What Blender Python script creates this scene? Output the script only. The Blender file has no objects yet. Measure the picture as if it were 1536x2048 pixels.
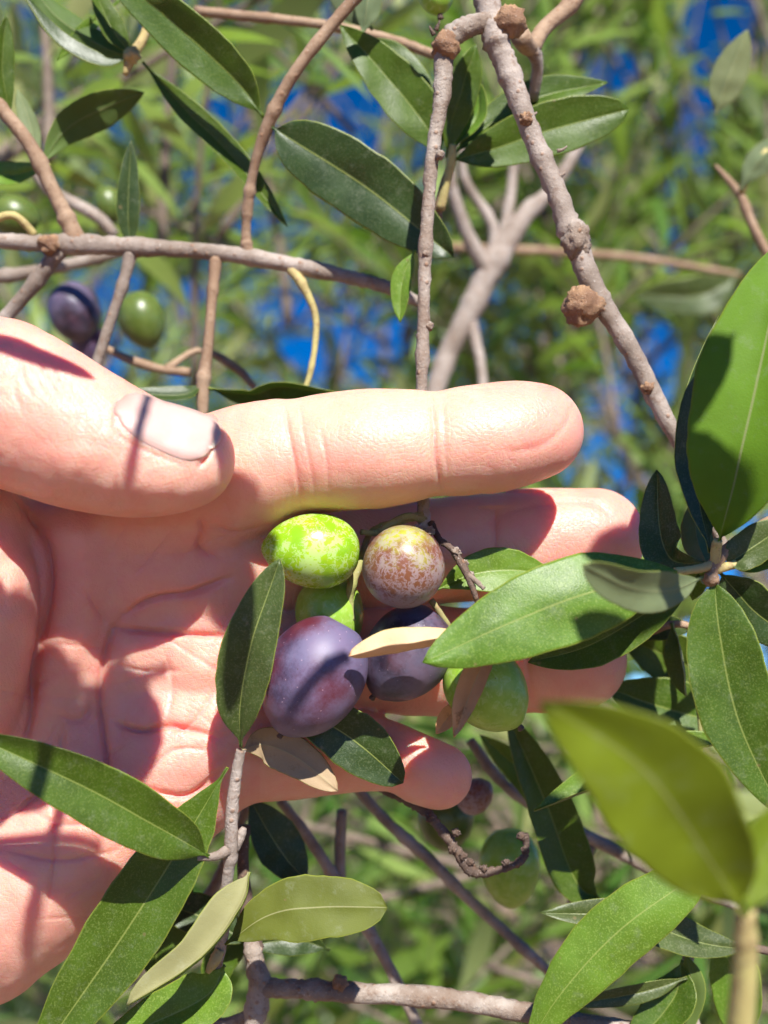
import bpy, math, random
import numpy as np
from mathutils import Vector, Matrix, noise as mnoise
from mathutils.bvhtree import BVHTree

random.seed(7); np.random.seed(7)
scene = bpy.context.scene
COL = scene.collection

# ------------------------------------------------------------------ camera
D = 0.18            # distance of the hand plane, metres
U = 0.075e-3        # size of one photograph pixel on that plane, metres
CAM_H = 1.45
PITCH = math.radians(8)
cam_data = bpy.data.cameras.new('camera')
cam = bpy.data.objects.new('camera', cam_data); COL.objects.link(cam)
cam.location = (0, 0, CAM_H)
cam.rotation_euler = (math.radians(90) + PITCH, 0, 0)
cam_data.sensor_fit = 'VERTICAL'; cam_data.sensor_height = 36
cam_data.lens = 36 / (2 * (1024 * U / D))
cam_data.clip_start = 0.01; cam_data.clip_end = 500
cam_data.dof.use_dof = True
cam_data.dof.focus_distance = D - 130 * U
cam_data.dof.aperture_fstop = cam_data.lens / 2.6
scene.camera = cam
CM = Matrix.Translation((0, 0, CAM_H)) @ Matrix.Rotation(math.radians(90) + PITCH, 4, 'X')
CMI = CM.inverted()
CAMP = Vector((0, 0, CAM_H))

def P(x, y, w=0.0):
    """a point w pixels in front of the hand plane, seen at photograph position x, y"""
    d = D - w * U
    k = U * d / D
    return CM @ Vector(((x - 768) * k, (1024 - y) * k, -d))
def unP(p):
    q = CMI @ p
    d = -q.z
    if d <= 0.001: return (-9999, -9999, 0)
    k = U * d / D
    return (q.x / k + 768, 1024 - q.y / k, (D - d) / U)
def sc_at(w): return U * (D - w * U) / D

# ------------------------------------------------------------------ light
SUN_CAM = Vector((0.17, 0.735, 0.66)).normalized()      # towards the sun, in camera axes
SUN = (CM.to_3x3() @ SUN_CAM).normalized()
elev = math.asin(SUN.z); azim = math.atan2(SUN.x, SUN.y)
world = bpy.data.worlds.new('World'); scene.world = world; world.use_nodes = True
nt = world.node_tree
bg = nt.nodes['Background']
sky = nt.nodes.new('ShaderNodeTexSky'); sky.sky_type = 'NISHITA'; sky.sun_disc = False
sky.sun_elevation = elev; sky.sun_rotation = azim
sky.altitude = 3000; sky.air_density = 0.5; sky.dust_density = 0.0; sky.ozone_density = 7.0
hs = nt.nodes.new('ShaderNodeHueSaturation'); hs.inputs['Saturation'].default_value = 1.27; hs.inputs['Value'].default_value = 1.0
nt.links.new(sky.outputs[0], hs.inputs['Color']); nt.links.new(hs.outputs[0], bg.inputs[0]); bg.inputs[1].default_value = 0.095
sl = bpy.data.lights.new('sun', 'SUN'); sl.energy = 4.3; sl.angle = math.radians(0.55); sl.color = (1.0, 0.97, 0.91)
so = bpy.data.objects.new('sun', sl); COL.objects.link(so); so.location = (0, -1, 4)
so.rotation_euler = SUN.to_track_quat('Z', 'Y').to_euler()
scene.view_settings.view_transform = 'Standard'; scene.view_settings.look = 'None'
scene.view_settings.gamma = 1; scene.view_settings.use_curve_mapping = False
scene.view_settings.exposure = 1.06
scene.render.engine = 'CYCLES'
scene.cycles.use_denoising = True
scene.cycles.use_adaptive_sampling = True; scene.cycles.adaptive_threshold = 0.02
scene.cycles.max_bounces = 8; scene.cycles.diffuse_bounces = 4; scene.cycles.glossy_bounces = 3
scene.cycles.transmission_bounces = 6
scene.cycles.sample_clamp_indirect = 6
scene.cycles.caustics_reflective = False; scene.cycles.caustics_refractive = False

# ------------------------------------------------------------------ node helpers
def new_mat(name):
    m = bpy.data.materials.new(name); m.use_nodes = True
    n = m.node_tree; n.nodes.clear()
    out = n.nodes.new('ShaderNodeOutputMaterial')
    return m, n, out
def N(n, t, **kw):
    nd = n.nodes.new(t)
    for k, v in kw.items():
        if k.startswith('i_'):
            nd.inputs[k[2:].replace('_', ' ')].default_value = v
        else: setattr(nd, k, v)
    return nd
def mixc(n, fac, a, b, mode='MIX'):
    m = n.nodes.new('ShaderNodeMix'); m.data_type = 'RGBA'; m.blend_type = mode
    for idx, v in ((0, fac), (6, a), (7, b)):
        if isinstance(v, (int, float)): m.inputs[idx].default_value = v
        elif isinstance(v, tuple): m.inputs[idx].default_value = (*v, 1) if len(v) == 3 else v
        else: n.links.new(v, m.inputs[idx])
    return m.outputs[2]
def math_(n, op, a, b=None, c=None, clamp=False):
    m = n.nodes.new('ShaderNodeMath'); m.operation = op; m.use_clamp = clamp
    for i, v in enumerate((a, b, c)):
        if v is None: continue
        if isinstance(v, (int, float)): m.inputs[i].default_value = v
        else: n.links.new(v, m.inputs[i])
    return m.outputs[0]
def ramp(n, src, lo, hi, a=0.0, b=1.0):
    m = n.nodes.new('ShaderNodeMapRange'); m.clamp = True; m.interpolation_type = 'SMOOTHSTEP'
    n.links.new(src, m.inputs[0])
    m.inputs[1].default_value = lo; m.inputs[2].default_value = hi
    m.inputs[3].default_value = a; m.inputs[4].default_value = b
    return m.outputs[0]
def coords(n, scale=(1, 1, 1), out='Object', rot=(0, 0, 0)):
    tc = n.nodes.new('ShaderNodeTexCoord'); mp = n.nodes.new('ShaderNodeMapping')
    mp.inputs['Scale'].default_value = scale; mp.inputs['Rotation'].default_value = rot
    n.links.new(tc.outputs[out], mp.inputs[0]); return mp.outputs[0]
def tex_noise(n, vec, scale, detail=4, rough=0.55, dist=0.0):
    t = n.nodes.new('ShaderNodeTexNoise'); t.inputs['Scale'].default_value = scale
    t.inputs['Detail'].default_value = detail; t.inputs['Roughness'].default_value = rough
    t.inputs['Distortion'].default_value = dist
    n.links.new(vec, t.inputs['Vector']); return t.outputs['Fac']
def tex_vor(n, vec, scale, feature='F1', out='Distance', rnd=1.0):
    t = n.nodes.new('ShaderNodeTexVoronoi'); t.feature = feature; t.inputs['Scale'].default_value = scale
    t.inputs['Randomness'].default_value = rnd
    n.links.new(vec, t.inputs['Vector']); return t.outputs[out]
def bump(n, h, strength, dist, base=None):
    b = n.nodes.new('ShaderNodeBump'); b.inputs['Strength'].default_value = strength
    b.inputs['Distance'].default_value = dist
    n.links.new(h, b.inputs['Height'])
    if base is not None: n.links.new(base, b.inputs['Normal'])
    return b.outputs[0]
def link(n, a, b): n.links.new(a, b)

# ------------------------------------------------------------------ materials
def leaf_material(name, upper, lower, rim=None, trans=(0.20, 0.36, 0.03), tw=0.30, sheet=False, rough=0.38, side='both', per_obj=0.25, blot=0.0):
    """side: 'upper', 'lower' for closed leaves; sheet: one sheet, colour by its real side"""
    m, n, out = new_mat(name)
    tc = n.nodes.new('ShaderNodeTexCoord')
    sep = n.nodes.new('ShaderNodeSeparateXYZ'); link(n, tc.outputs['UV'], sep.inputs[0])
    s = math_(n, 'ABSOLUTE', math_(n, 'MULTIPLY', math_(n, 'SUBTRACT', sep.outputs[0], 0.5), 2.0))
    oi = n.nodes.new('ShaderNodeObjectInfo')
    ov = coords(n)
    big = tex_noise(n, ov, 160, 3)
    fine = tex_noise(n, ov, 1900, 3, 0.7)
    def colour(c, var):
        dk = tuple(v * (1 - var) for v in c); lt = tuple(min(1, v * (1 + var)) for v in c)
        a = mixc(n, ramp(n, big, 0.3, 0.7), dk, lt)
        a = mixc(n, math_(n, 'MULTIPLY', oi.outputs['Random'], per_obj), a, (c[0] * 2.0, c[1] * 1.35, c[2] * 0.9))
        return a
    cu = colour(upper, 0.22); cl = colour(lower, 0.12)
    # pale pores on the upper side
    por = ramp(n, tex_noise(n, ov, 3800, 2, 0.7), 0.50, 0.66)
    cu = mixc(n, math_(n, 'MULTIPLY', por, 0.5), cu, (upper[0] * 2.6 + .05, upper[1] * 1.9 + .05, upper[2] * 2.6 + .04))
    # faint side veins
    wv = n.nodes.new('ShaderNodeTexWave'); wv.inputs['Scale'].default_value = 5.5; wv.inputs['Distortion'].default_value = 2.0
    wv.inputs['Detail'].default_value = 1
    cb = n.nodes.new('ShaderNodeCombineXYZ')
    link(n, math_(n, 'SUBTRACT', sep.outputs[1], math_(n, 'MULTIPLY', s, 0.12)), cb.inputs[0]); link(n, cb.outputs[0], wv.inputs[0])
    cu = mixc(n, math_(n, 'MULTIPLY', wv.outputs[0], 0.03), cu, (upper[0] * 1.8, upper[1] * 1.6, upper[2] * 1.2))
    if sheet:
        geo = n.nodes.new('ShaderNodeNewGeometry')
        c = mixc(n, geo.outputs['Backfacing'], cu, cl)
    else:
        c = cu if side == 'upper' else cl
    # midrib
    vein = ramp(n, s, 0.008, 0.035, 1.0, 0.0)
    vc = (0.34, 0.38, 0.10) if side != 'lower' else (0.42, 0.40, 0.20)
    c = mixc(n, math_(n, 'MULTIPLY', vein, 0.55), c, vc)
    # yellow-green margin
    mg = ramp(n, s, 0.95, 1.0)
    c = mixc(n, math_(n, 'MULTIPLY', mg, 0.75), c, (0.30, 0.34, 0.05))
    if not sheet:
        sc = tex_vor(n, ov, 230); spn = tex_noise(n, ov, 900, 3)
        c = mixc(n, math_(n, 'MULTIPLY', ramp(n, math_(n, 'ADD', sc, math_(n, 'MULTIPLY', spn, 0.12)), 0.105, 0.135, 1.0, 0.0), 0.55), c, (0.20, 0.14, 0.06))
        dust = ramp(n, tex_noise(n, ov, 420, 6, 0.75), 0.52, 0.75)
        c = mixc(n, math_(n, 'MULTIPLY', dust, 0.20), c, (0.40, 0.42, 0.30))
    if blot > 0:
        bl = ramp(n, tex_noise(n, ov, 330, 5, 0.7), 0.57, 0.66)
        c = mixc(n, math_(n, 'MULTIPLY', bl, blot), c, (0.20, 0.10, 0.04))
    pb = n.nodes.new('ShaderNodeBsdfPrincipled'); link(n, c, pb.inputs['Base Color'])
    link(n, math_(n, 'ADD', math_(n, 'MULTIPLY', big, 0.2), rough - 0.08 if side != 'lower' else 0.5), pb.inputs['Roughness'])
    pb.inputs['Specular IOR Level'].default_value = 0.38 if side != 'lower' else 0.25
    h = math_(n, 'ADD', math_(n, 'ADD', fine, math_(n, 'MULTIPLY', tex_vor(n, ov, 5200), 0.5)), math_(n, 'MULTIPLY', wv.outputs[0], 0.10))
    if not sheet: link(n, bump(n, h, 0.38, 0.00009), pb.inputs['Normal'])
    tr = n.nodes.new('ShaderNodeBsdfTranslucent')
    tcx = mixc(n, math_(n, 'MULTIPLY', vein, 0.5), trans, (trans[0] * 1.5, trans[1] * 1.3, trans[2]))
    link(n, tcx, tr.inputs[0])
    mx = n.nodes.new('ShaderNodeMixShader'); mx.inputs[0].default_value = tw
    link(n, pb.outputs[0], mx.inputs[1]); link(n, tr.outputs[0], mx.inputs[2]); link(n, mx.outputs[0], out.inputs[0])
    return m

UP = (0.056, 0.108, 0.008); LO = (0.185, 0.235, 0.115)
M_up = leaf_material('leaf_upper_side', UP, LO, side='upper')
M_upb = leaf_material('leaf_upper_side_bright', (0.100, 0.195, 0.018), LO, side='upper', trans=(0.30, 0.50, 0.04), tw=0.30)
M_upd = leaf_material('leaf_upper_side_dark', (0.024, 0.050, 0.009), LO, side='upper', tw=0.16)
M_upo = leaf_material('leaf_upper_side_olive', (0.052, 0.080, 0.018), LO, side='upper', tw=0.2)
M_lo = leaf_material('leaf_under_side', UP, LO, side='lower')
M_yg = leaf_material('leaf_under_side_yellow_green', UP, (0.175, 0.25, 0.014), side='lower', tw=0.45, trans=(0.34, 0.46, 0.01))
M_gl = leaf_material('leaf_side_deep_green', UP, (0.115, 0.25, 0.016), side='lower', tw=0.40, trans=(0.16, 0.40, 0.01))
M_lolv = leaf_material('leaf_under_side_olive', UP, (0.110, 0.135, 0.020), side='lower', tw=0.25, trans=(0.30, 0.40, 0.03))
M_lob = leaf_material('leaf_under_side_straw', UP, (0.23, 0.235, 0.11), side='lower', tw=0.15)
M_log = leaf_material('leaf_under_side_green', UP, (0.110, 0.175, 0.045), side='lower', tw=0.40, trans=(0.30, 0.48, 0.03))
M_lop = leaf_material('leaf_under_side_buff', UP, (0.34, 0.27, 0.17), side='lower', tw=0.1, trans=(0.3, 0.25, 0.1), blot=0.3)
M_dry = leaf_material('dry_leaf_surface', (0.42, 0.24, 0.12), (0.50, 0.30, 0.16), side='lower', tw=0.12, trans=(0.4, 0.2, 0.08), blot=0.6)
M_dryp = leaf_material('dry_leaf_pale', (0.62, 0.43, 0.26), (0.66, 0.46, 0.29), side='lower', tw=0.12, trans=(0.5, 0.3, 0.12), blot=0.15)
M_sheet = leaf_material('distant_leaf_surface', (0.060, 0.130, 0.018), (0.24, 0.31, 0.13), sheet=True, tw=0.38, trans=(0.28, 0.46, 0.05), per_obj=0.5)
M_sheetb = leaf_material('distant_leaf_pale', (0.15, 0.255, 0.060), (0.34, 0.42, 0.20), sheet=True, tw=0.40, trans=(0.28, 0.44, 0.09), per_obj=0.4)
M_sheetd = leaf_material('distant_leaf_shade_dark', (0.040, 0.110, 0.016), (0.11, 0.16, 0.06), sheet=True, tw=0.30, trans=(0.16, 0.36, 0.02), per_obj=0.4)  # darker leaf copy for low foliage; its shade is put into the colour
mr, nr, outr = new_mat('leaf_margin')
pb = N(nr, 'ShaderNodeBsdfPrincipled'); pb.inputs['Base Color'].default_value = (0.34, 0.38, 0.06, 1); pb.inputs['Roughness'].default_value = 0.45
link(nr, pb.outputs[0], outr.inputs[0]); M_rim = mr
md, nd_, outd = new_mat('dry_leaf_margin')
pb = N(nd_, 'ShaderNodeBsdfPrincipled'); pb.inputs['Base Color'].default_value = (0.40, 0.22, 0.10, 1); pb.inputs['Roughness'].default_value = 0.6
link(nd_, pb.outputs[0], outd.inputs[0]); M_rimd = md

def bark_material(name, a, b, lent=(0.30, 0.16, 0.09), scale=1.0, bstr=0.6):
    m, n, out = new_mat(name)
    v = coords(n)
    big = tex_noise(n, v, 120 * scale, 5, 0.6)
    mid = tex_noise(n, v, 700 * scale, 5, 0.7)
    fine = tex_noise(n, v, 2600 * scale, 3, 0.7)
    c = mixc(n, ramp(n, big, 0.35, 0.65), a, b)
    c = mixc(n, math_(n, 'MULTIPLY', ramp(n, mid, 0.52, 0.68), 0.55), c, tuple(x * 0.55 for x in lent))
    c = mixc(n, math_(n, 'MULTIPLY', ramp(n, fine, 0.62, 0.70), 0.5), c, (0.62, 0.56, 0.50))
    vd = tex_vor(n, v, 520 * scale)
    c = mixc(n, ramp(n, vd, 0.10, 0.22, 0.6, 0.0), c, lent)
    pb = n.nodes.new('ShaderNodeBsdfPrincipled'); link(n, c, pb.inputs['Base Color']); pb.inputs['Roughness'].default_value = 0.72
    pb.inputs['Specular IOR Level'].default_value = 0.3
    h = math_(n, 'ADD', math_(n, 'ADD', mid, math_(n, 'MULTIPLY', fine, 0.4)), ramp(n, vd, 0.05, 0.25, 0.5, 0))
    link(n, bump(n, h, bstr, 0.0005 / scale), pb.inputs['Normal'])
    link(n, pb.outputs[0], out.inputs[0]); return m
M_bark = bark_material('grey_pink_bark', (0.39, 0.325, 0.28), (0.22, 0.17, 0.135))
M_barks = bark_material('dark_spray_bark', (0.20, 0.155, 0.12), (0.12, 0.09, 0.07), bstr=.2)  # darker brown-grey bark for the background spray stems
M_barkt = bark_material('tan_young_bark', (0.36, 0.245, 0.16), (0.25, 0.155, 0.095), bstr=0.35)
M_barkg = bark_material('grey_cracked_bark', (0.40, 0.34, 0.29), (0.22, 0.16, 0.12), bstr=0.9)
M_barkk = bark_material('dark_twig_bark', (0.15, 0.10, 0.075), (0.075, 0.05, 0.038), bstr=0.8)
M_gall = bark_material('brown_gall_bark', (0.46, 0.28, 0.15), (0.22, 0.12, 0.07), scale=1.3, bstr=1.0)
M_stalk = bark_material('green_fruit_stalk', (0.30, 0.32, 0.10), (0.28, 0.22, 0.10), bstr=0.3)
M_pet = bark_material('yellow_petiole', (0.50, 0.44, 0.16), (0.42, 0.32, 0.14), bstr=0.2)
M_trunk = bark_material('olive_trunk_bark', (0.20, 0.16, 0.13), (0.10, 0.075, 0.06), scale=0.05, bstr=0.9)

def olive_material(name, kind):
    m, n, out = new_mat(name)
    v = coords(n)
    blob = tex_noise(n, v, 820, 7, 0.68, 0.7)
    blob2 = tex_noise(n, v, 300, 4, 0.6)
    dots = tex_vor(n, v, 850)
    spots = ramp(n, dots, 0.05, 0.11, 1.0, 0.0)
    if kind == 'green':
        base = mixc(n, ramp(n, blob2, 0.3, 0.7), (0.20, 0.40, 0.010), (0.36, 0.52, 0.015))
        z = n.nodes.new('ShaderNodeSeparateXYZ'); link(n, v, z.inputs[0])
        f = math_(n, 'ADD', blob, math_(n, 'MULTIPLY', math_(n, 'SUBTRACT', blob2, 0.5), 0.45))
        lace = math_(n, 'ABSOLUTE', math_(n, 'SUBTRACT', tex_noise(n, v, 900, 4, 0.62, 0.5), 0.5))
        lace = math_(n, 'ADD', lace, math_(n, 'MULTIPLY', math_(n, 'SUBTRACT', blob2, 0.5), -0.35))
        bl = math_(n, 'MULTIPLY', ramp(n, lace, 0.025, 0.055, 1.0, 0.0), 0.55)
        c = mixc(n, bl, base, (0.46, 0.62, 0.27))
        rough = (0.24, 0.42)
    elif kind == 'green_plain':
        base = mixc(n, ramp(n, blob2, 0.3, 0.7), (0.22, 0.40, 0.03), (0.33, 0.50, 0.07))
        bl = math_(n, 'MULTIPLY', ramp(n, blob, 0.48, 0.66), 0.40)
        c = mixc(n, bl, base, (0.48, 0.62, 0.26))
        rough = (0.32, 0.42)
    elif kind == 'shaded':  # darkened green skin: the shade on these olives is put into the colour
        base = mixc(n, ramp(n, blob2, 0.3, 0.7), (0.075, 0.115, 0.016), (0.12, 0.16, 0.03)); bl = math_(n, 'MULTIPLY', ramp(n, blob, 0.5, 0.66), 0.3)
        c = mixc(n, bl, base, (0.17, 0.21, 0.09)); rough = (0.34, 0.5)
    elif kind == 'turning':
        z = n.nodes.new('ShaderNodeSeparateXYZ'); link(n, v, z.inputs[0])
        g = math_(n, 'ADD', math_(n, 'MULTIPLY', z.outputs[2], 120.0), math_(n, 'MULTIPLY', math_(n, 'SUBTRACT', blob2, 0.5), 1.6))
        base = mixc(n, ramp(n, g, 0.30, 0.85), (0.20, 0.075, 0.036), (0.38, 0.40, 0.04))
        base = mixc(n, ramp(n, g, -0.9, -0.4, 0.6, 0.0), base, (0.22, 0.20, 0.10))
        f = math_(n, 'ADD', blob, math_(n, 'MULTIPLY', math_(n, 'SUBTRACT', blob2, 0.5), 0.4))
        lace = math_(n, 'ABSOLUTE', math_(n, 'SUBTRACT', tex_noise(n, v, 1000, 4, 0.65, 0.5), 0.5))
        low = ramp(n, g, 0.2, -0.9, 0.0, 0.10)
        lace = math_(n, 'SUBTRACT', math_(n, 'ADD', lace, math_(n, 'MULTIPLY', math_(n, 'SUBTRACT', blob2, 0.5), -0.3)), low)
        bl = math_(n, 'MULTIPLY', ramp(n, lace, 0.02, 0.07, 1.0, 0.0), 0.60)
        c = mixc(n, bl, base, (0.36, 0.29, 0.31))
        c = mixc(n, math_(n, 'MULTIPLY', ramp(n, math_(n, 'ADD', g, math_(n, 'MULTIPLY', math_(n, 'SUBTRACT', blob, 0.5), 1.5)), 0.1, -0.75, 0.0, 1.0), 0.6), c, (0.27, 0.235, 0.28))
        rough = (0.32, 0.5)
    elif kind == 'purple':
        g = tex_noise(n, v, 110, 3, 0.5)
        base = mixc(n, ramp(n, g, 0.36, 0.60), (0.036, 0.015, 0.040), (0.10, 0.018, 0.030))
        base = mixc(n, math_(n, 'MULTIPLY', ramp(n, blob, 0.45, 0.7), 0.5), base, (0.10, 0.022, 0.04))
        g2 = tex_noise(n, coords(n, (1, 1, 1), 'Object', (0.5, 1.1, 0)), 95, 3, 0.5)
        f = math_(n, 'ADD', math_(n, 'MULTIPLY', g2, 0.75), math_(n, 'MULTIPLY', tex_noise(n, v, 1800, 6, 0.8), 0.25))
        lw = n.nodes.new('ShaderNodeTexCoord')
        bl = math_(n, 'MULTIPLY', ramp(n, f, 0.38, 0.62), 0.60)
        c = mixc(n, bl, base, (0.20, 0.185, 0.32))
        c = mixc(n, math_(n, 'MULTIPLY', spots, 0.5), c, (0.58, 0.38, 0.42))
        rough = (0.30, 0.5)
    else:  # dark
        base = mixc(n, ramp(n, blob2, 0.36, 0.66), (0.020, 0.014, 0.026), (0.070, 0.025, 0.035))
        bl = math_(n, 'MULTIPLY', ramp(n, math_(n, 'ADD', math_(n, 'MULTIPLY', tex_noise(n, v, 120, 3, 0.5), 0.7), math_(n, 'MULTIPLY', blob, 0.3)), 0.36, 0.60), 0.50)
        c = mixc(n, bl, base, (0.19, 0.165, 0.26))
        c = mixc(n, math_(n, 'MULTIPLY', spots, 0.35), c, (0.36, 0.28, 0.3))
        rough = (0.28, 0.48)
    # small brown specks
    sp = ramp(n, tex_vor(n, v, 420), 0.035, 0.06, 1.0, 0.0)
    c = mixc(n, math_(n, 'MULTIPLY', sp, 0.6), c, (0.05, 0.03, 0.02))
    pb = n.nodes.new('ShaderNodeBsdfPrincipled'); link(n, c, pb.inputs['Base Color'])
    link(n, ramp(n, bl, 0.0, 0.6, *rough), pb.inputs['Roughness'])
    pb.inputs['Subsurface Weight'].default_value = 0.25
    pb.inputs['Subsurface Radius'].default_value = (0.6, 1.0, 0.2) if 'green' in kind else (1.0, 0.4, 0.5)
    pb.inputs['Subsurface Scale'].default_value = 0.0012
    link(n, bump(n, math_(n, 'ADD', math_(n, 'MULTIPLY', blob, 0.5), spots), 0.14, 0.0003), pb.inputs['Normal'])
    link(n, pb.outputs[0], out.inputs[0]); return m
M_ol = {k: olive_material('olive_skin_' + k, k) for k in ('green', 'green_plain', 'turning', 'purple', 'dark', 'shaded')}

# skin
m, n, out = new_mat('skin')
v = coords(n)
at = N(n, 'ShaderNodeAttribute', attribute_name='red'); red = at.outputs['Fac']
at2 = N(n, 'ShaderNodeAttribute', attribute_name='yellow'); yel = at2.outputs['Fac']
big = tex_noise(n, v, 70, 4, 0.6)
mott = tex_noise(n, v, 330, 4, 0.6)
c = mixc(n, ramp(n, big, 0.35, 0.65), (0.77, 0.385, 0.295), (0.80, 0.455, 0.345))
c = mixc(n, math_(n, 'MULTIPLY', ramp(n, mott, 0.4, 0.7), 0.30), c, (0.74, 0.30, 0.24))
c = mixc(n, math_(n, 'MULTIPLY', yel, 0.5), c, (0.76, 0.50, 0.27))
c = mixc(n, red, c, (0.72, 0.19, 0.155))
pb = n.nodes.new('ShaderNodeBsdfPrincipled'); link(n, c, pb.inputs['Base Color'])
pb.subsurface_method = 'RANDOM_WALK'
pb.inputs['Subsurface Weight'].default_value = 0.9
pb.inputs['Subsurface Radius'].default_value = (1.25, 0.30, 0.14)
pb.inputs['Subsurface Scale'].default_value = 0.0030
pb.inputs['Specular IOR Level'].default_value = 0.5
# skin relief: fine ridges across the fingers, lattice of lines, flat cells
ridge = n.nodes.new('ShaderNodeTexWave'); ridge.wave_type = 'BANDS'; ridge.bands_direction = 'DIAGONAL'
ridge.inputs['Scale'].default_value = 560; ridge.inputs['Distortion'].default_value = 9; ridge.inputs['Detail'].default_value = 2; ridge.inputs['Detail Scale'].default_value = 0.35
link(n, v, ridge.inputs[0])
vs1 = coords(n, (0.45, 1, 1.0)); cells = tex_vor(n, vs1, 1900, 'DISTANCE_TO_EDGE')
vs2 = coords(n, (1, 1, 0.30)); cells2 = tex_vor(n, vs2, 1150, 'DISTANCE_TO_EDGE')
vs3 = coords(n, (0.35, 1, 1)); cells3 = tex_vor(n, vs3, 330, 'DISTANCE_TO_EDGE')
h = math_(n, 'ADD', math_(n, 'MULTIPLY', ramp(n, cells, 0.0, 0.12), 0.6), math_(n, 'MULTIPLY', ramp(n, cells2, 0.0, 0.07), 0.55))
h = math_(n, 'ADD', h, math_(n, 'MULTIPLY', ramp(n, cells3, 0.0, 0.04), 0.35))
h = math_(n, 'ADD', h, math_(n, 'MULTIPLY', ridge.outputs['Fac'], 0.35))
h = math_(n, 'ADD', h, math_(n, 'MULTIPLY', tex_noise(n, v, 2200, 3, 0.7), 0.4))
link(n, bump(n, h, 0.36, 0.00013), pb.inputs['Normal'])
link(n, math_(n, 'ADD', math_(n, 'MULTIPLY', tex_noise(n, v, 900, 3), 0.22), 0.30), pb.inputs['Roughness'])
link(n, pb.outputs[0], out.inputs[0]); M_skin = m

m, n, out = new_mat('thumb_nail')
pb = n.nodes.new('ShaderNodeBsdfPrincipled')
v = coords(n); uvs = n.nodes.new('ShaderNodeTexCoord'); sep = n.nodes.new('ShaderNodeSeparateXYZ'); link(n, uvs.outputs['UV'], sep.inputs[0])
c = mixc(n, ramp(n, sep.outputs[0], 0.02, 0.20, 1.0, 0.0), (0.70, 0.40, 0.35), (0.64, 0.275, 0.23))
c = mixc(n, ramp(n, sep.outputs[0], 0.93, 0.97), c, (0.68, 0.46, 0.36))
link(n, c, pb.inputs['Base Color']); pb.inputs['Roughness'].default_value = 0.32
pb.inputs['Specular IOR Level'].default_value = 0.35
pb.inputs['Subsurface Weight'].default_value = 0.5; pb.inputs['Subsurface Radius'].default_value = (1, .4, .3); pb.inputs['Subsurface Scale'].default_value = 0.0012
rv = coords(n, (1, 60, 1), 'UV'); link(n, bump(n, tex_noise(n, rv, 1.0, 2), 0.25, 0.0002), pb.inputs['Normal'])
link(n, pb.outputs[0], out.inputs[0]); M_nail = m

# ground
m, n, out = new_mat('dry_ground')
v = coords(n); a = tex_noise(n, v, 2.2, 6, 0.7); b = tex_noise(n, v, 30, 6, 0.7)
c = mixc(n, ramp(n, a, 0.35, 0.65), (0.26, 0.17, 0.11), (0.38, 0.26, 0.17)); c = mixc(n, ramp(n, b, 0.5, 0.7), c, (0.16, 0.10, 0.06))
pb = n.nodes.new('ShaderNodeBsdfPrincipled'); link(n, c, pb.inputs['Base Color']); pb.inputs['Roughness'].default_value = 0.9
link(n, bump(n, b, 0.8, 0.03), pb.inputs['Normal']); link(n, pb.outputs[0], out.inputs[0]); M_ground = m
m, n, out = new_mat('leaf_litter')
oi = coords(n); c = mixc(n, ramp(n, tex_noise(n, oi, 9, 4), 0.4, 0.6), (0.36, 0.22, 0.12), (0.52, 0.36, 0.24))
pb = n.nodes.new('ShaderNodeBsdfPrincipled'); link(n, c, pb.inputs['Base Color']); pb.inputs['Roughness'].default_value = 0.8
link(n, pb.outputs[0], out.inputs[0]); M_litter = m

# ------------------------------------------------------------------ object helpers
def tag(o, label=None, cat=None, group=None, kind=None):
    if label: o['label'] = label
    if cat: o['category'] = cat
    if group: o['group'] = group
    if kind: o['kind'] = kind
    return o
def mesh_obj(name, verts, faces, mats, parent=None, origin=None, smooth=True, fmat=None, uv=None):
    origin = Vector(origin) if origin is not None else Vector((0, 0, 0))
    va = np.asarray([tuple(p) for p in verts], dtype=np.float64) - np.array(origin)
    me = bpy.data.meshes.new(name)
    me.from_pydata(va.tolist(), [], faces)
    for mm in (mats if isinstance(mats, (list, tuple)) else [mats]): me.materials.append(mm)
    if fmat is not None: me.polygons.foreach_set('material_index', fmat)
    if smooth: me.polygons.foreach_set('use_smooth', [True] * len(me.polygons))
    if uv is not None:
        ul = me.uv_layers.new(name='UVMap')
        li = np.empty(len(me.loops), dtype=np.int32); me.loops.foreach_get('vertex_index', li)
        ul.data.foreach_set('uv', np.asarray(uv, dtype=np.float32)[li].ravel())
    me.update()
    o = bpy.data.objects.new(name, me); COL.objects.link(o)
    if parent is not None:
        o.parent = parent
        o.location = origin - PW[parent.name]
    else: o.location = origin
    PW[o.name] = origin
    return o
PW = {}     # where each object's origin stands in the world (no rotations are used on parents)
def empty(name, origin):
    o = bpy.data.objects.new(name, None); COL.objects.link(o); o.location = origin
    o.empty_display_size = 0.01
    PW[o.name] = Vector(origin); return o

def catmull(pts, n):
    """pts: list of Vectors (any dimension as tuples) -> n samples"""
    a = np.array(pts, dtype=float)
    if len(a) == 2: 
        t = np.linspace(0, 1, n)[:, None]; return a[0] * (1 - t) + a[1] * t
    a = np.vstack([2 * a[0] - a[1], a, 2 * a[-1] - a[-2]])
    k = len(a) - 3
    out = []
    for i in range(n):
        u = i / (n - 1) * k; s = min(int(u), k - 1); t = u - s
        p0, p1, p2, p3 = a[s:s + 4]
        out.append(0.5 * ((2 * p1) + (-p0 + p2) * t + (2 * p0 - 5 * p1 + 4 * p2 - p3) * t * t + (-p0 + 3 * p1 - 3 * p2 + p3) * t ** 3))
    return np.array(out)

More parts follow.
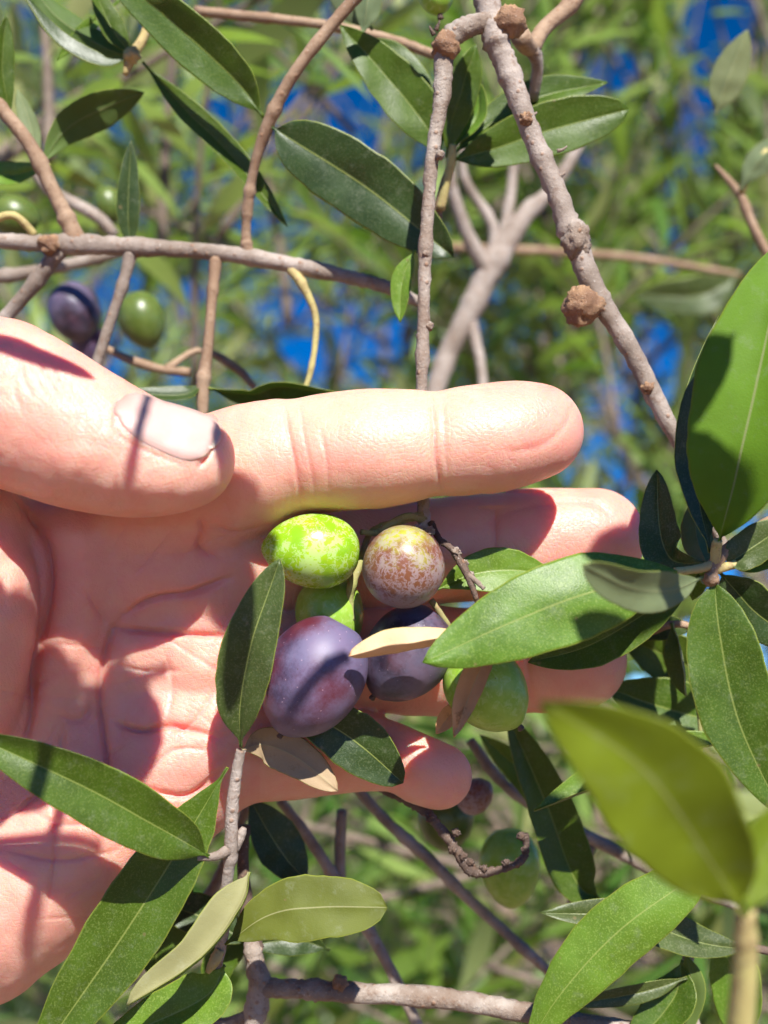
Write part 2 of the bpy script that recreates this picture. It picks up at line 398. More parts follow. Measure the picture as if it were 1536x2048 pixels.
def tube_geo(world_pts, radii, seg=10, rough=0.08, nodes=(), seed=0, flare=0.0):
    n = len(world_pts)
    V, F = [], []
    pts = [Vector(p) for p in world_pts]
    ref = Vector((0.3, 0.2, 0.93)).normalized(); 
    N_prev = None
    for i in range(n):
        t = (pts[min(i + 1, n - 1)] - pts[max(i - 1, 0)]).normalized()
        if N_prev is None:
            N_ = t.cross(ref).normalized()
        else:
            N_ = (N_prev - t * N_prev.dot(t)).normalized()
        N_prev = N_; B = t.cross(N_)
        u = i / (n - 1)
        r = radii[i]
        for (nu, amp, wid) in nodes: r *= 1 + amp * math.exp(-((u - nu) / wid) ** 2)
        for j in range(seg):
            a = 2 * math.pi * j / seg
            d = N_ * math.cos(a) + B * math.sin(a)
            q = pts[i] + d * r
            k = mnoise.noise(Vector((q.x, q.y, q.z)) * (0.55 / max(radii[i], 1e-5)) + Vector((seed, 0, 0)))
            k2 = mnoise.noise(Vector((q.x, q.y, q.z)) * (1.9 / max(radii[i], 1e-5)) + Vector((seed, 3, 0)))
            V.append(pts[i] + d * r * (1 + rough * (k + 0.6 * k2) * 1.6))
        if i:
            for j in range(seg):
                a0 = (i - 1) * seg + j; a1 = (i - 1) * seg + (j + 1) % seg
                F.append((a0, a1, a1 + seg, a0 + seg))
    F.append(tuple(range(seg - 1, -1, -1))); F.append(tuple(range((n - 1) * seg, n * seg)))
    return V, F
def twig(name, pts, mat, parent=None, step=9, seg=10, rough=0.08, nodes=(), seed=None, sunward=0.0):
    """pts: (x, y, w, r) in photograph pixels"""
    a = np.array(pts, dtype=float)
    L = sum(math.dist(a[i][:3], a[i + 1][:3]) for i in range(len(a) - 1))
    n = max(4, int(L / step))
    if not nodes and L > 220 and a[:, 3].max() > 7:
        k_ = max(1, int(L / 130)); rn = random.Random(int(L * 7))
        nodes = tuple(((i + rn.uniform(.3, .7)) / k_, rn.uniform(.10, .28), 10 / L) for i in range(k_))
    s = catmull(a, n)
    wp = [P(*q[:3]) + SUN * sunward for q in s]; rr = [max(q[3], 1.0) * sc_at(q[2]) for q in s]
    rr = [q_ * (.80 if q_ > 13 * U else 1) for q_ in rr]
    V, F = tube_geo(wp, rr, seg, rough, nodes, seed if seed is not None else random.random() * 90)
    return mesh_obj(name, V, F, mat, parent, origin=wp[0])

SCOL = [-1, -.93, -.75, -.5, -.25, -.07, 0, .07, .25, .5, .75, .93, 1]
def profile(t, a=0.62, b=0.72):
    if t <= 0 or t >= 1: return 0.0
    a *= 1.28; b *= 1.22
    mx = (a / (a + b)) ** a * (b / (a + b)) ** b
    return (t ** a) * ((1 - t) ** b) / mx
def leaf(parent, pts, width, roll=0, face='u', mat=None, fold=0.12, curl=0.0, a=0.75, b=0.72, petiole=0.05, wave=0.05, label=None, nt=30, rim=None, roll2=None, name='leaf', sunward=None):
    fold = fold * 1.6 + (.05 if fold > 0 else 0)
    """pts (x,y,w): base ... tip; width in pixels; face u/l = side towards the viewer at roll 0"""
    s = catmull(pts, nt)
    wp = [P(*q) for q in s] if sunward is None else [P(*q) + SUN * sunward for q in s]
    if roll2 is None: roll2 = roll
    width *= .86
    up = mat or M_up; lo = M_lo
    if isinstance(up, tuple): up, lo = up
    V = []; UV = []; seed = random.random() * 50
    nc = len(SCOL)
    th = 3.0
    for i in range(nt):
        t = i / (nt - 1)
        T = (wp[min(i + 1, nt - 1)] - wp[max(i - 1, 0)]).normalized()
        view = (CAMP - wp[i]).normalized() if sunward is None else SUN
        Nv = (view - T * view.dot(T)).normalized()
        rl = math.radians(roll + (roll2 - roll) * t)
        Nn = Matrix.Rotation(rl, 3, T) @ Nv
        if face == 'l': Nn = -Nn
        B = T.cross(Nn).normalized()
        k = sc_at(s[i][2])
        tt = max(0, (t - petiole) / (1 - petiole))
        hw = width / 2 * max(profile(tt, a, b), 0.0)
        hw *= 1 + .10 * mnoise.noise(Vector((t * 3.5, seed, 1)))
        hw = max(hw, 3.4 if t < petiole + 0.03 else (0.8 if t > 0.985 else 2.0))
        pet = 1.0 if t > petiole else 1.8
        for side in (1, -1):
            for sv in SCOL:
                e = sv + 0.0
                off = B * (sv * (hw + hw * .05 * mnoise.noise(Vector((t * 16, sv * .8 + (7 if sv > 0 else 0), seed))) * (abs(sv) > .7)) * k)
                wv = wave * width * mnoise.noise(Vector((t * 5, sv * 1.1, seed)))
                hgt = (fold * abs(sv) ** 1.3 * hw + curl * sv * sv * hw) + wv
                mid = -2.2 * math.exp(-(sv / 0.1) ** 2) if side == 1 else -2.6 * math.exp(-(sv / 0.1) ** 2)
                thick = th * (1 - 0.72 * sv ** 4) * 0.5 * pet
                V.append(wp[i] + off + Nn * ((hgt + mid * min(1, hw / 25) + side * thick) * k))
                UV.append((sv * 0.5 + 0.5, t))
    F, FM = [], []
    R = 2 * nc
    for i in range(nt - 1):
        o0 = i * R; o1 = o0 + R
        for j in range(nc - 1):
            F.append((o0 + j, o0 + j + 1, o1 + j + 1, o1 + j)); FM.append(0)
            F.append((o0 + nc + j + 1, o0 + nc + j, o1 + nc + j, o1 + nc + j + 1)); FM.append(1)
        F.append((o0 + nc - 1, o0 + R - 1, o1 + R - 1, o1 + nc - 1)); FM.append(2)
        F.append((o0 + nc, o0, o1, o1 + nc)); FM.append(2)
    for o0, fl in ((0, 1), ((nt - 1) * R, 0)):
        for j in range(nc - 1):
            q = (o0 + j, o0 + j + 1, o0 + nc + j + 1, o0 + nc + j)
            F.append(q[::-1] if fl else q); FM.append(2)
    # orientation: upper side normals should follow Nn
    p0, p1, p2 = V[F[0][0]], V[F[0][1]], V[F[0][2]]
    mid = (nt // 2) * R + nc // 2
    nf = (V[mid + 1] - V[mid]).cross(V[mid + R] - V[mid])
    Tm = (wp[nt // 2 + 1] - wp[nt // 2 - 1]).normalized(); view = (CAMP - wp[nt // 2]).normalized() if sunward is None else SUN
    Nm = Matrix.Rotation(math.radians((roll + roll2) / 2), 3, Tm) @ (view - Tm * view.dot(Tm)).normalized()
    if face == 'l': Nm = -Nm
    if nf.dot(Nm) < 0: F = [f[::-1] for f in F]
    o = mesh_obj(name, V, F, [up, lo, rim or M_rim], parent, origin=wp[0], fmat=FM, uv=UV)
    if label: o['label'] = label
    return o

# ------------------------------------------------------------------ ground and sky distance
def ground():
    n_ = 60; V = []; F = []
    for i in range(n_ + 1):
        for j in range(n_ + 1):
            x = ((i / n_ - .5) * 2); y = ((j / n_ - .5) * 2)
            X = math.copysign(abs(x) ** 2.5, x) * 250; Y = math.copysign(abs(y) ** 2.5, y) * 250
            V.append((X, Y, 0.05 * mnoise.noise(Vector((X * .6, Y * .6, 0)))))
    for i in range(n_):
        for j in range(n_):
            a_ = i * (n_ + 1) + j; F.append((a_, a_ + n_ + 1, a_ + n_ + 2, a_ + 1))
    o = mesh_obj('ground', V, F, M_ground); tag(o, kind='structure')
    V, F = [], []
    for _ in range(5200):
        r = 0.8 + 7 * random.random() ** 0.7; an = random.uniform(-0.9, 0.9)
        c0 = Vector((r * math.sin(an), r * math.cos(an), 0.03 + random.random() * .02)); yw = random.random() * 6.3; L = random.uniform(.025, .05)
        d = Vector((math.cos(yw), math.sin(yw), random.uniform(-.2, .5))) * L; w_ = Vector((-math.sin(yw), math.cos(yw), random.uniform(-.4, .4))) * L * .22
        b0 = len(V); V += [c0 - d, c0 - w_, c0 + d, c0 + w_ , c0 + Vector((0, 0, .008))]
        F += [(b0, b0 + 1, b0 + 4), (b0 + 1, b0 + 2, b0 + 4), (b0 + 2, b0 + 3, b0 + 4), (b0 + 3, b0, b0 + 4)]
    o = mesh_obj('leaf_litter', V, F, M_litter, smooth=False)
    tag(o, 'brown dry leaves lying on the soil under the olive trees', 'leaf litter', kind='stuff')
ground()

# ------------------------------------------------------------------ background leaves and sprays
def leaf_sheet_geo(fold=0.2, bend=0.2, twist=0.0, wid=0.19, nt_=8):
    V, F, UV = [], [], []
    for i in range(nt_):
        t = i / (nt_ - 1); z = -bend * t * t; w_ = wid * 0.5 * max(profile(max(0, (t - .06) / .94), 0.75, 0.75), 0.04 if t < 0.5 else 0.01) 
        tw = twist * t
        for j, sv in enumerate((-1, 0, 1)):
            x = sv * w_; h = fold * abs(sv) * w_
            V.append((x * math.cos(tw) - h * math.sin(tw), t, z + x * math.sin(tw) + h * math.cos(tw))); UV.append((sv * .5 + .5, t))
        if i:
            a_ = (i - 1) * 3
            F += [(a_, a_ + 1, a_ + 4, a_ + 3), (a_ + 1, a_ + 2, a_ + 5, a_ + 4)]
    return V, F, UV
SHEETS = []
for i in range(8):
    V, F, UV = leaf_sheet_geo(random.uniform(0, .35), random.uniform(-.05, .35), random.uniform(-.9, .9), random.uniform(.13, .185))
    row = []
    for mm in (M_sheet, M_sheetb, M_sheetd):
        me = bpy.data.meshes.new('leaf'); me.from_pydata(V, [], F); me.materials.append(mm)
        me.polygons.foreach_set('use_smooth', [True] * len(F))
        ul = me.uv_layers.new(name='UVMap'); li = [l.vertex_index for l in me.loops]
        ul.data.foreach_set('uv', np.array([UV[k] for k in li], dtype=np.float32).ravel()); row.append(me)
    SHEETS.append(row)

# gaps where the photograph shows open sky between the branches
SKY = [(660, 230, 130, 110), (830, 330, 60, 60), (700, 690, 170, 90), (590, 610, 60, 70), (1460, 60, 120, 110), (1230, 150, 90, 90), (1385, 230, 80, 90), (1180, 330, 60, 60),
       (1330, 500, 60, 60), (1300, 720, 80, 110), (1240, 800, 50, 80), (1270, 960, 50, 60), (470, 240, 70, 70), (600, 20, 160, 30), (360, 590, 60, 40), (120, 600, 40, 40), (1395, 1230, 40, 40), (1050, 100, 50, 40)]
def in_sky(p, shrink=1.0):
    x, y, w = unP(p)
    for (cx, cy, rx, ry) in SKY:
        if ((x - cx) / (rx * .88 * shrink)) ** 2 + ((y - cy) / (ry * .88 * shrink)) ** 2 < 1: return True
    return False
def frame_from(d, up):
    y = d.normalized(); x = y.cross(up)
    if x.length < 1e-4: x = y.cross(Vector((1, 0, 0)))
    x.normalize(); z = x.cross(y)
    return Matrix((x, y, z)).transposed()
def spray_points(base, d, length, bend=0.3, nseg=6):
    pts = [base.copy()]; dd = d.normalized()
    side = Vector((random.uniform(-1, 1), random.uniform(-1, 1), random.uniform(-1, 1)))
    for i in range(nseg):
        dd = (dd + side * bend / nseg + Vector((0, 0, -0.05))).normalized(); pts.append(pts[-1] + dd * length / nseg)
    return pts
def spray(base, d, length, nleaf, label, group, leaf_len=0.055, mset=0, gap=0.93, name='olive_branch', mat=None, rad=0.0016, cull=True):
    pts = spray_points(base, d, length)
    root = empty(name, base)
    tag(root, label, 'branch', group)
    s = catmull([tuple(p) for p in pts], 14)
    V, F = tube_geo([Vector(q) for q in s], [rad * (1.15 - 0.7 * i / 13) for i in range(14)], 6, 0.1)
    mesh_obj('stem', V, F, mat or M_barks, root, origin=base)
    k = 0
    for i in range(nleaf):
        t = 0.08 + 0.92 * (i // 2 + 0.5) / (nleaf / 2); u = min(t, 0.995) * 13; a_ = int(u)
        p = Vector(s[a_]) * (1 - (u - a_)) + Vector(s[min(a_ + 1, 13)]) * (u - a_)
        T = (Vector(s[min(a_ + 1, 13)]) - Vector(s[a_])).normalized()
        if T.length < 0.5: T = d.normalized()
        sd = 1 if i % 2 else -1
        ang = (i // 2) * 1.57 + random.uniform(-.35, .35)
        q = T.orthogonal().normalized(); q = Matrix.Rotation(ang, 3, T) @ q * sd
        sp = random.uniform(0.45, 0.95) * (1.1 - 0.5 * t)
        ld = (T * (1 - sp * .55) + q * sp).normalized()
        L = leaf_len * random.uniform(.7, 1.15) * (1.0 if t < .85 else .75)
        c_ = p + ld * L * .5
        x, y, w_ = unP(c_)
        if cull and (x < -260 or x > 1800 or y < -300 or y > 2350): continue
        if in_sky(c_) and random.random() < gap: continue
        mi = mset if random.random() < .75 else random.choice((0, 1, 2))
        o = bpy.data.objects.new('leaf', random.choice(SHEETS)[mi]); COL.objects.link(o)
        R_ = frame_from(ld, (T + Vector((0, 0, .6)) + Vector((random.uniform(-.5, .5), random.uniform(-.5, .5), 0))).normalized())
        M_ = Matrix.Translation(p - base) @ R_.to_4x4() @ Matrix.Diagonal((L, L, L, 1))
        o.parent = root; o.matrix_local = M_; k += 1
    return root

LAND = [(100, 60, 'in the top left corner'), (480, 60, 'behind the curving tan shoot'), (300, 300, 'between the two left shoots'), (650, 150, 'left of the hanging twig'), (100, 620, 'above the thumb'),
        (480, 680, 'above the thumb tip'), (720, 680, 'above the index finger'), (1000, 350, 'between hanging twig and branch'), (1000, 700, 'above the index fingertip'), (1250, 150, 'right of the forked knot'),
        (1480, 80, 'in the top right corner'), (1300, 400, 'right of the slanting branch'), (1500, 380, 'at the upper right edge'), (1290, 750, 'behind the lower slanting branch'), (1500, 900, 'beyond the huge bright leaf'),
        (1270, 950, 'right of the middle fingertip'), (300, 950, 'behind the hand'), (900, 1100, 'behind the hand'), (300, 1400, 'behind the hand'), (1350, 1350, 'right of the ring finger'), (1050, 1550, 'right of the little finger'), (650, 1700, 'below the little finger'),
        (250, 1950, 'below the heel of the hand'), (650, 1950, 'around the bottom grey branch'), (900, 1850, 'under the bare fruit stalk'), (1250, 1720, 'behind the huge blurred leaf'), (1500, 1950, 'in the bottom right corner')]
def where(x, y): return min(LAND, key=lambda l: (l[0] - x) ** 2 + (l[1] - y) ** 2)[2]
# mid-distance sprays
rows = [
  # count, x range, y range, distance from the camera in metres, leaf kinds, direction, branch length, leaves
  (12, 0, 760, -50, 620, 0.34, 0.55, (0, 1, 0, 1), 'up', .13, 12),
  (140, -120, 1650, -150, 1000, 0.6, 1.7, (0, 1, 1), 'up', .38, 52),
  (66, 950, 1700, -150, 1100, 0.55, 1.25, (1, 1, 0), 'up', .34, 50),
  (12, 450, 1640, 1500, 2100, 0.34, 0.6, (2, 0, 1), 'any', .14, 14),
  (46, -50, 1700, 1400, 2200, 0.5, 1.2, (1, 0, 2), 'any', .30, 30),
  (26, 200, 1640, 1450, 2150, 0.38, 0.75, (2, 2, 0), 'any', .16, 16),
]
GROUPN = GROUPX = ['soft leafy sprays close behind the hand', 'blurred sprays in the upper background', 'blurred pale sprays at the upper right', 'shaded sprays below the fingers', 'shaded sprays low in the background', 'dark sprays between the lower branches']
LABN = ['softly blurred nearby olive spray', 'blurred grey green olive spray', 'blurred pale upright olive spray', 'shaded deep green olive spray', 'blurred green olive spray over soil', 'dark leafy olive spray']
for ri, (cnt, x0, x1, y0, y1, d0, d1, ms, dr, blen, bn) in enumerate(rows):
    for _ in range(cnt):
        x = random.uniform(x0, x1); y = random.uniform(y0, y1); d = random.uniform(d0, d1)
        p = P(x, y, (D - d) / U)
        if in_sky(p, 0.7) or (x < 1080 and 860 < y < 1500 and (x < 520 or y < 1400)): continue
        if dr == 'up': v_ = Vector((random.uniform(-.6, .6), random.uniform(-.5, .4), random.uniform(.3, 1.2)))
        else: v_ = Vector((random.uniform(-1, 1), random.uniform(-.5, .3), random.uniform(-.4, .9)))
        L = blen * random.uniform(.7, 1.3)
        spray(p - v_.normalized() * L * .5, v_, L, int(bn * random.uniform(.8, 1.2)), LABN[ri] + ' ' + where(x, y), GROUPN[ri],
              leaf_len=random.uniform(.042, .060), mset=random.choice(ms), rad=random.uniform(.0012, .0022))

# olive trees behind, each with trunk, limbs, single leaves and the leaf mass
def far_tree(loc, h, rad, label, nl, seed, mset=0, low=0.25, dens_sky=0.9):
    random.seed(seed)
    root = empty('olive_tree', loc); tag(root, label, 'olive tree')
    base = Vector(loc)
    tp = [base + Vector((random.uniform(-.1, .1) * i, random.uniform(-.1, .1) * i, h * .12 * i)) for i in range(5)]
    s = catmull([tuple(p) for p in tp], 16)
    V, F = tube_geo([Vector(q) for q in s], [0.16 * (1.3 - 0.8 * i / 15) * h / 3 for i in range(16)], 14, .12)
    mesh_obj('trunk', V, F, M_trunk, root, origin=base)
    cen = base + Vector((0, 0, h * .55)); tips = []
    for i in range(16):
        st = Vector(s[random.randint(5, 15)]); an = random.random() * 6.28; el = random.uniform(-.25, 1.2)
        en = cen + Vector((math.cos(an) * math.cos(el) * rad, math.sin(an) * math.cos(el) * rad, math.sin(el) * h * .45))
        mid = (st + en) / 2 + Vector((0, 0, random.uniform(0, .2)))
        q = catmull([tuple(st), tuple(mid), tuple(en)], 12)
        V, F = tube_geo([Vector(z) for z in q], [.045 * h / 3 * (1.1 - .95 * j / 11) for j in range(12)], 8, .1)
        mesh_obj('limb', V, F, M_trunk, root, origin=st)
        for j in range(4, 12): tips.append(Vector(q[j]))
    clumps = []
    for i in range(90):
        t_ = random.choice(tips) + Vector((random.gauss(0, .22), random.gauss(0, .22), random.gauss(0, .2))) * rad
        clumps.append((t_, random.uniform(.10, .26) * rad, Vector((random.uniform(-.6, .6), random.uniform(-.6, .6), random.uniform(.2, 1)))))
    V, F, UV = [], [], []; singles = 0
    order = sorted(range(len(clumps)), key=lambda k: (clumps[k][0] - CAMP).length)
    for ci in order:
        c0, cr, cd = clumps[ci]
        for _ in range(nl // 90):
            p = c0 + Vector((random.gauss(0, .55), random.gauss(0, .55), random.gauss(0, .55))) * cr
            if p.z < low: continue
            x, y, w_ = unP(p)
            if in_sky(p, 1.0) and random.random() < dens_sky: continue
            ld = (cd + Vector((random.gauss(0, .6), random.gauss(0, .6), random.gauss(0, .6)))).normalized()
            L = random.uniform(.05, .08)
            R_ = frame_from(ld, Vector((random.gauss(0, .5), random.gauss(0, .5), 1)).normalized())
            if singles < 260 and -100 < x < 1636 and -100 < y < 2148:
                o = bpy.data.objects.new('leaf', random.choice(SHEETS)[mset]); COL.objects.link(o)
                o.parent = root; o.matrix_local = Matrix.Translation(p - base) @ R_.to_4x4() @ Matrix.Diagonal((L, L, L, 1)); singles += 1
            else:
                b0 = len(V); wv = R_ @ Vector((L * .12, 0, random.uniform(-.02, .03) * L)); e = R_ @ Vector((0, L, -.1 * L))
                V += [p, p + e * .45 - wv, p + e, p + e * .45 + wv]; UV += [(.5, 0), (0, .45), (.5, 1), (1, .45)]
                F.append((b0, b0 + 1, b0 + 2, b0 + 3))
    o = mesh_obj('foliage', V, F, (M_sheet, M_sheetb, M_sheetd)[mset], root, origin=base, smooth=False, uv=UV); o['kind'] = 'stuff'
    return root
far_tree((-1.3, 3.2, 0), 3.0, 1.1, 'leafy olive tree blurred far behind the thumb at left', 8000, 11, 0)
far_tree((1.3, 3.3, 0), 3.0, 1.15, 'pale green olive tree blurred far behind at right', 8000, 12, 1)
far_tree((0.1, 4.8, 0), 3.2, 1.3, 'olive tree farthest back between the other two trees', 7000, 13, 0)
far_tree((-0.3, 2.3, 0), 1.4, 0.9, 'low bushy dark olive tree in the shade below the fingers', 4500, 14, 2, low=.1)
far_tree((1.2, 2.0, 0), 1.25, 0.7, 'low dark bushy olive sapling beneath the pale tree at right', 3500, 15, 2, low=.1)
far_tree((-3.6, 6, 0), 3.4, 1.6, 'big olive tree standing far off at the left edge', 4000, 16, 0)
far_tree((3.8, 6.2, 0), 3.4, 1.6, 'big olive tree standing far off at the right edge', 4000, 17, 1)
random.seed(21)

# ------------------------------------------------------------------ near branches
def branch(name, label, base, group=None):
    r = empty(name, P(*base)); tag(r, label, 'branch', group); return r
def knob(parent, x, y, w, r, mat, name='knot', squash=1.0, seed=0, amp=.3):
    """rough lump of bark"""
    c0 = P(x, y, w); k = sc_at(w); V, F = [], []
    nu, nv = 26, 18
    for i in range(nv + 1):
        th = math.pi * i / nv
        for j in range(nu):
            ph = 2 * math.pi * j / nu
            d = Vector((math.sin(th) * math.cos(ph), math.sin(th) * math.sin(ph), math.cos(th)))
            f = 1 + amp * mnoise.noise(d * 1.9 + Vector((seed, 0, 0))) + amp * .6 * mnoise.noise(d * 5 + Vector((seed, 2, 0))) + amp * .35 * mnoise.noise(d * 11 + Vector((seed, 2, 5)))
            V.append(c0 + Vector((d.x, d.y, d.z * squash)) * r * k * f)
    for i in range(nv):
        for j in range(nu):
            a_ = i * nu + j; b_ = i * nu + (j + 1) % nu; F.append((a_, b_, b_ + nu, a_ + nu))
    return mesh_obj(name, V, F, mat, parent, origin=c0)

# right diagonal branch with the hanging fruiting twig
B = branch('olive_branch', 'thick grey pink branch slanting down from top centre with two brown knots', (1010, 130, -60))
twig('stem', [(965, -60, -80, 36), (975, 10, -70, 34), (990, 70, -60, 33), (1015, 140, -60, 29), (1060, 260, -60, 26), (1115, 390, -60, 27), (1148, 480, -60, 30), (1195, 590, -60, 26), (1262, 700, -60, 24), (1322, 820, -60, 21), (1380, 925, -60, 19), (1415, 1020, -50, 16), (1450, 1100, -30, 13)], M_bark, B, seg=16, rough=.10)
knob(B, 1150, 478, -50, 30, M_barkg, seed=3, squash=1.2)
knob(B, 1165, 612, -36, 38, M_gall, seed=8, amp=.28)
knob(B, 1018, 45, -50, 33, M_gall, seed=5, amp=.24)
knob(B, 1295, 775, -47, 13, M_gall, name='bud_scar', seed=5, amp=.4)
knob(B, 1052, 238, -40, 13, M_gall, name='bud_scar', seed=6, amp=.4)
for (x, y, s_) in ((1068, 232, 1), (1125, 352, 1), (1128, 300, .7), (1170, 470, 1.2), (1092, 320, .6), (1350, 860, .7)):
    twig('bud', [(x - 14, y + 2, -55, 6 * s_), (x - 2, y - 1, -52, 4 * s_), (x + 6, y - 8, -50, 1.5)], M_bark, B, step=3, seg=6)

B = branch('fruiting_twig', 'long thin upright twig passing behind the index finger and carrying the olives', (890, 90, -60))
twig('stem', [(985, 45, -60, 26), (945, 50, -52, 27), (905, 72, -50, 29), (888, 110, -48, 25), (884, 190, -45, 19), (868, 290, -40, 18), (857, 400, -38, 16), (850, 520, -30, 16), (847, 640, -25, 16), (843, 770, -18, 14), (840, 890, -2, 14), (846, 990, 28, 15), (848, 1040, 45, 17), (850, 1058, 50, 13)],
     M_barkg, B, seg=16, rough=.11, nodes=((.30, .18, .02), (.52, .22, .012), (.66, .3, .012)))
knob(B, 892, 92, -42, 28, M_gall, seed=12, amp=.25)
for (x, y, s_) in ((880, 310, 1), (852, 508, .9), (858, 652, 1.1), (839, 672, .8)):
    knob(B, x, y, -22, 9 * s_, M_barkg, name='bud_scar', seed=x, amp=.3)
for (a_, b_) in (((868, 70), (858, 52)), ((872, 62), (880, 40))):
    twig('bark_splinter', [(a_[0], a_[1], -30, 6), (b_[0], b_[1], -22, 1.5)], M_barkk, B, step=4, seg=5)
twig('fruit_stalk', [(850, 1040, 50, 9), (815, 1032, 70, 7), (780, 1048, 90, 7), (752, 1066, 95, 6), (722, 1064, 110, 6)], M_stalk, B, step=5, rough=.05)
twig('fruit_stalk', [(846, 1030, 48, 9), (800, 1042, 60, 7), (760, 1055, 62, 7), (738, 1070, 66, 6), (722, 1120, 90, 8), (705, 1165, 105, 9), (700, 1200, 100, 8), (706, 1240, 100, 7)], M_stalk, B, step=5, rough=.06)
twig('fruit_stalk', [(862, 1046, 55, 8), (880, 1080, 85, 6), (905, 1100, 100, 7), (935, 1150, 120, 8), (950, 1190, 130, 6), (960, 1230, 120, 5), (945, 1300, 115, 5)], M_barkk, B, step=4, rough=.16)
twig('fruit_stalk', [(935, 1148, 120, 6), (955, 1165, 135, 5), (968, 1178, 140, 4)], M_barkg, B, step=4, rough=.2)
twig('fruit_stalk', [(862, 1200, 120, 6), (890, 1240, 118, 6), (905, 1265, 112, 5)], M_stalk, B, step=4, rough=.1)
for (x, y) in ((912, 1104), (928, 1128), (938, 1152), (860, 1062), (836, 1058)): knob(B, x, y, 105, 9, M_barkg, name='bud_scar', seed=x, amp=.5)
leaf(B, [(870, 1180, 70), (940, 1150, 62), (1020, 1140, 55), (1110, 1150, 40)], 100, mat=(M_upb, M_lo), roll=-12, fold=.1, label='pale green leaf lying over the middle finger under the twig')
leaf(B, [(600, 1060, 40), (550, 1072, 50), (498, 1075, 55)], 36, mat=(M_upd, M_lo), fold=.1)
leaf(B, [(830, 500, -110), (805, 560, -110), (800, 645, -105)], 52, mat=(M_upb, M_lo), roll=20)

# dry leaves caught on the cluster
o = leaf(None, [(925, 1265, 250), (860, 1278, 275), (780, 1290, 275), (697, 1312, 262)], 60, face='l', mat=(M_dryp, M_dryp), wave=.14, fold=.45, roll=-18, a=.6, b=.45, petiole=.02, rim=M_rimd, name='dry_leaf')
tag(o, 'tan dry folded leaf lying across the two purple olives', 'leaf')
o = leaf(None, [(985, 1285, 190), (965, 1330, 215), (935, 1400, 205), (908, 1475, 200)], 62, mat=(M_dry, M_dry), wave=.16, fold=.35, curl=.3, roll=12, petiole=.02, a=.6, b=.7, rim=M_rimd, name='dry_leaf')
tag(o, 'rust brown dry leaf hanging in front of the green olive at right', 'leaf')
o = leaf(None, [(930, 1400, 60), (900, 1430, 65), (872, 1468, 70)], 44, mat=(M_dry, M_dry), fold=.3, petiole=.02, rim=M_rimd, name='dry_leaf')
tag(o, 'small brown dry leaf tip poking out under the ring finger', 'leaf')

# left horizontal branch
B = branch('olive_branch', 'horizontal pinkish grey branch crossing the upper left with shoots up and down', (-60, 478, -330))
W0 = -330
twig('stem', [(-200, 470, W0 - 30, 22), (-60, 476, W0, 20), (60, 486, W0, 21), (150, 488, W0, 25), (290, 495, W0, 22), (430, 505, W0, 20), (560, 525, W0, 20), (700, 555, W0, 18), (775, 575, W0, 17), (850, 610, W0 - 20, 13)], M_bark, B, seg=14, rough=.09, nodes=((.33, .2, .02), (.44, .2, .015), (.62, .15, .02), (.72, .2, .02)))
twig('shoot', [(155, 485, W0, 26), (130, 430, W0 + 10, 20), (105, 380, W0 + 20, 19), (60, 290, W0 + 40, 18), (0, 215, W0 + 50, 17), (-60, 150, W0 + 60, 15)], M_barkt, B, seg=12, rough=.05)
twig('shoot', [(497, 515, W0, 18), (492, 460, W0 + 15, 12), (505, 350, W0 + 60, 12), (540, 240, W0 + 110, 16), (600, 130, W0 + 150, 15), (725, -20, W0 + 180, 16), (800, -90, W0 + 200, 14)], M_barkt, B, seg=12, rough=.05)
twig('shoot', [(120, 498, W0, 22), (75, 560, W0 - 20, 20), (15, 630, W0 - 40, 18), (-40, 690, W0 - 60, 18)], M_bark, B, seg=10)
twig('shoot', [(262, 505, W0, 18), (245, 570, W0, 14), (215, 660, W0, 14), (188, 745, W0, 14)], M_bark, B, seg=10, rough=.05)
twig('shoot', [(432, 515, W0, 18), (425, 590, W0, 13), (415, 700, W0, 14), (406, 770, W0, 17), (405, 840, W0, 12)], M_barkt, B, seg=10, rough=.05)
twig('shoot', [(576, 530, W0, 12), (605, 570, W0 + 10, 9), (632, 640, W0, 7), (622, 740, W0, 6), (600, 800, W0, 5)], M_pet, B, seg=8, rough=.1)
twig('shoot', [(-60, 470, W0 + 20, 7), (20, 430, W0 + 30, 8), (70, 470, W0, 8)], M_pet, B, seg=8)
knob(B, 100, 490, W0 + 15, 22, M_gall, seed=31, squash=.9)
leaf(B, [(405, 770, W0), (360, 790, W0 + 30), (240, 785, W0 + 50)], 44, mat=(M_upd, M_lo), roll=40, fold=.2)
leaf(B, [(410, 775, W0), (500, 790, W0 + 30), (560, 775, W0 + 60), (690, 790, W0 + 60)], 70, mat=(M_up, M_lo), roll=45, curl=.2)
leaf(B, [(528, 235, W0 + 112), (470, 160, W0 + 125), (350, 50, W0 + 140), (150, -120, W0 + 150)], 118, mat=(M_up, M_lo), fold=.15, roll=-8, label='large dark green leaf pointing to the top left corner')
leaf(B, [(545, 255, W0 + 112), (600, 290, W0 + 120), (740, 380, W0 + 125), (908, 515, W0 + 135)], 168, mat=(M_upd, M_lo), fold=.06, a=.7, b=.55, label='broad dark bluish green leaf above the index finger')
leaf(B, [(262, 500, W0), (256, 420, W0 + 10), (262, 280, W0 + 20)], 54, mat=(M_upd, M_lo))
leaf(B, [(80, 335, W0 + 20), (130, 260, W0 - 20), (210, 215, W0 - 20), (288, 185, W0)], 84, face='l', mat=(M_up, M_log), roll=12, fold=-.1, label='grey green leaf underside at the upper left')
leaf(B, [(80, 335, W0 + 20), (60, 250, W0), (35, 180, W0 - 10)], 44, face='l', mat=(M_up, M_lo), roll=20)
leaf(B, [(22, 245, W0 + 40), (5, 140, W0 + 60), (12, 30, W0 + 70)], 52, mat=(M_up, M_lo), roll=15)
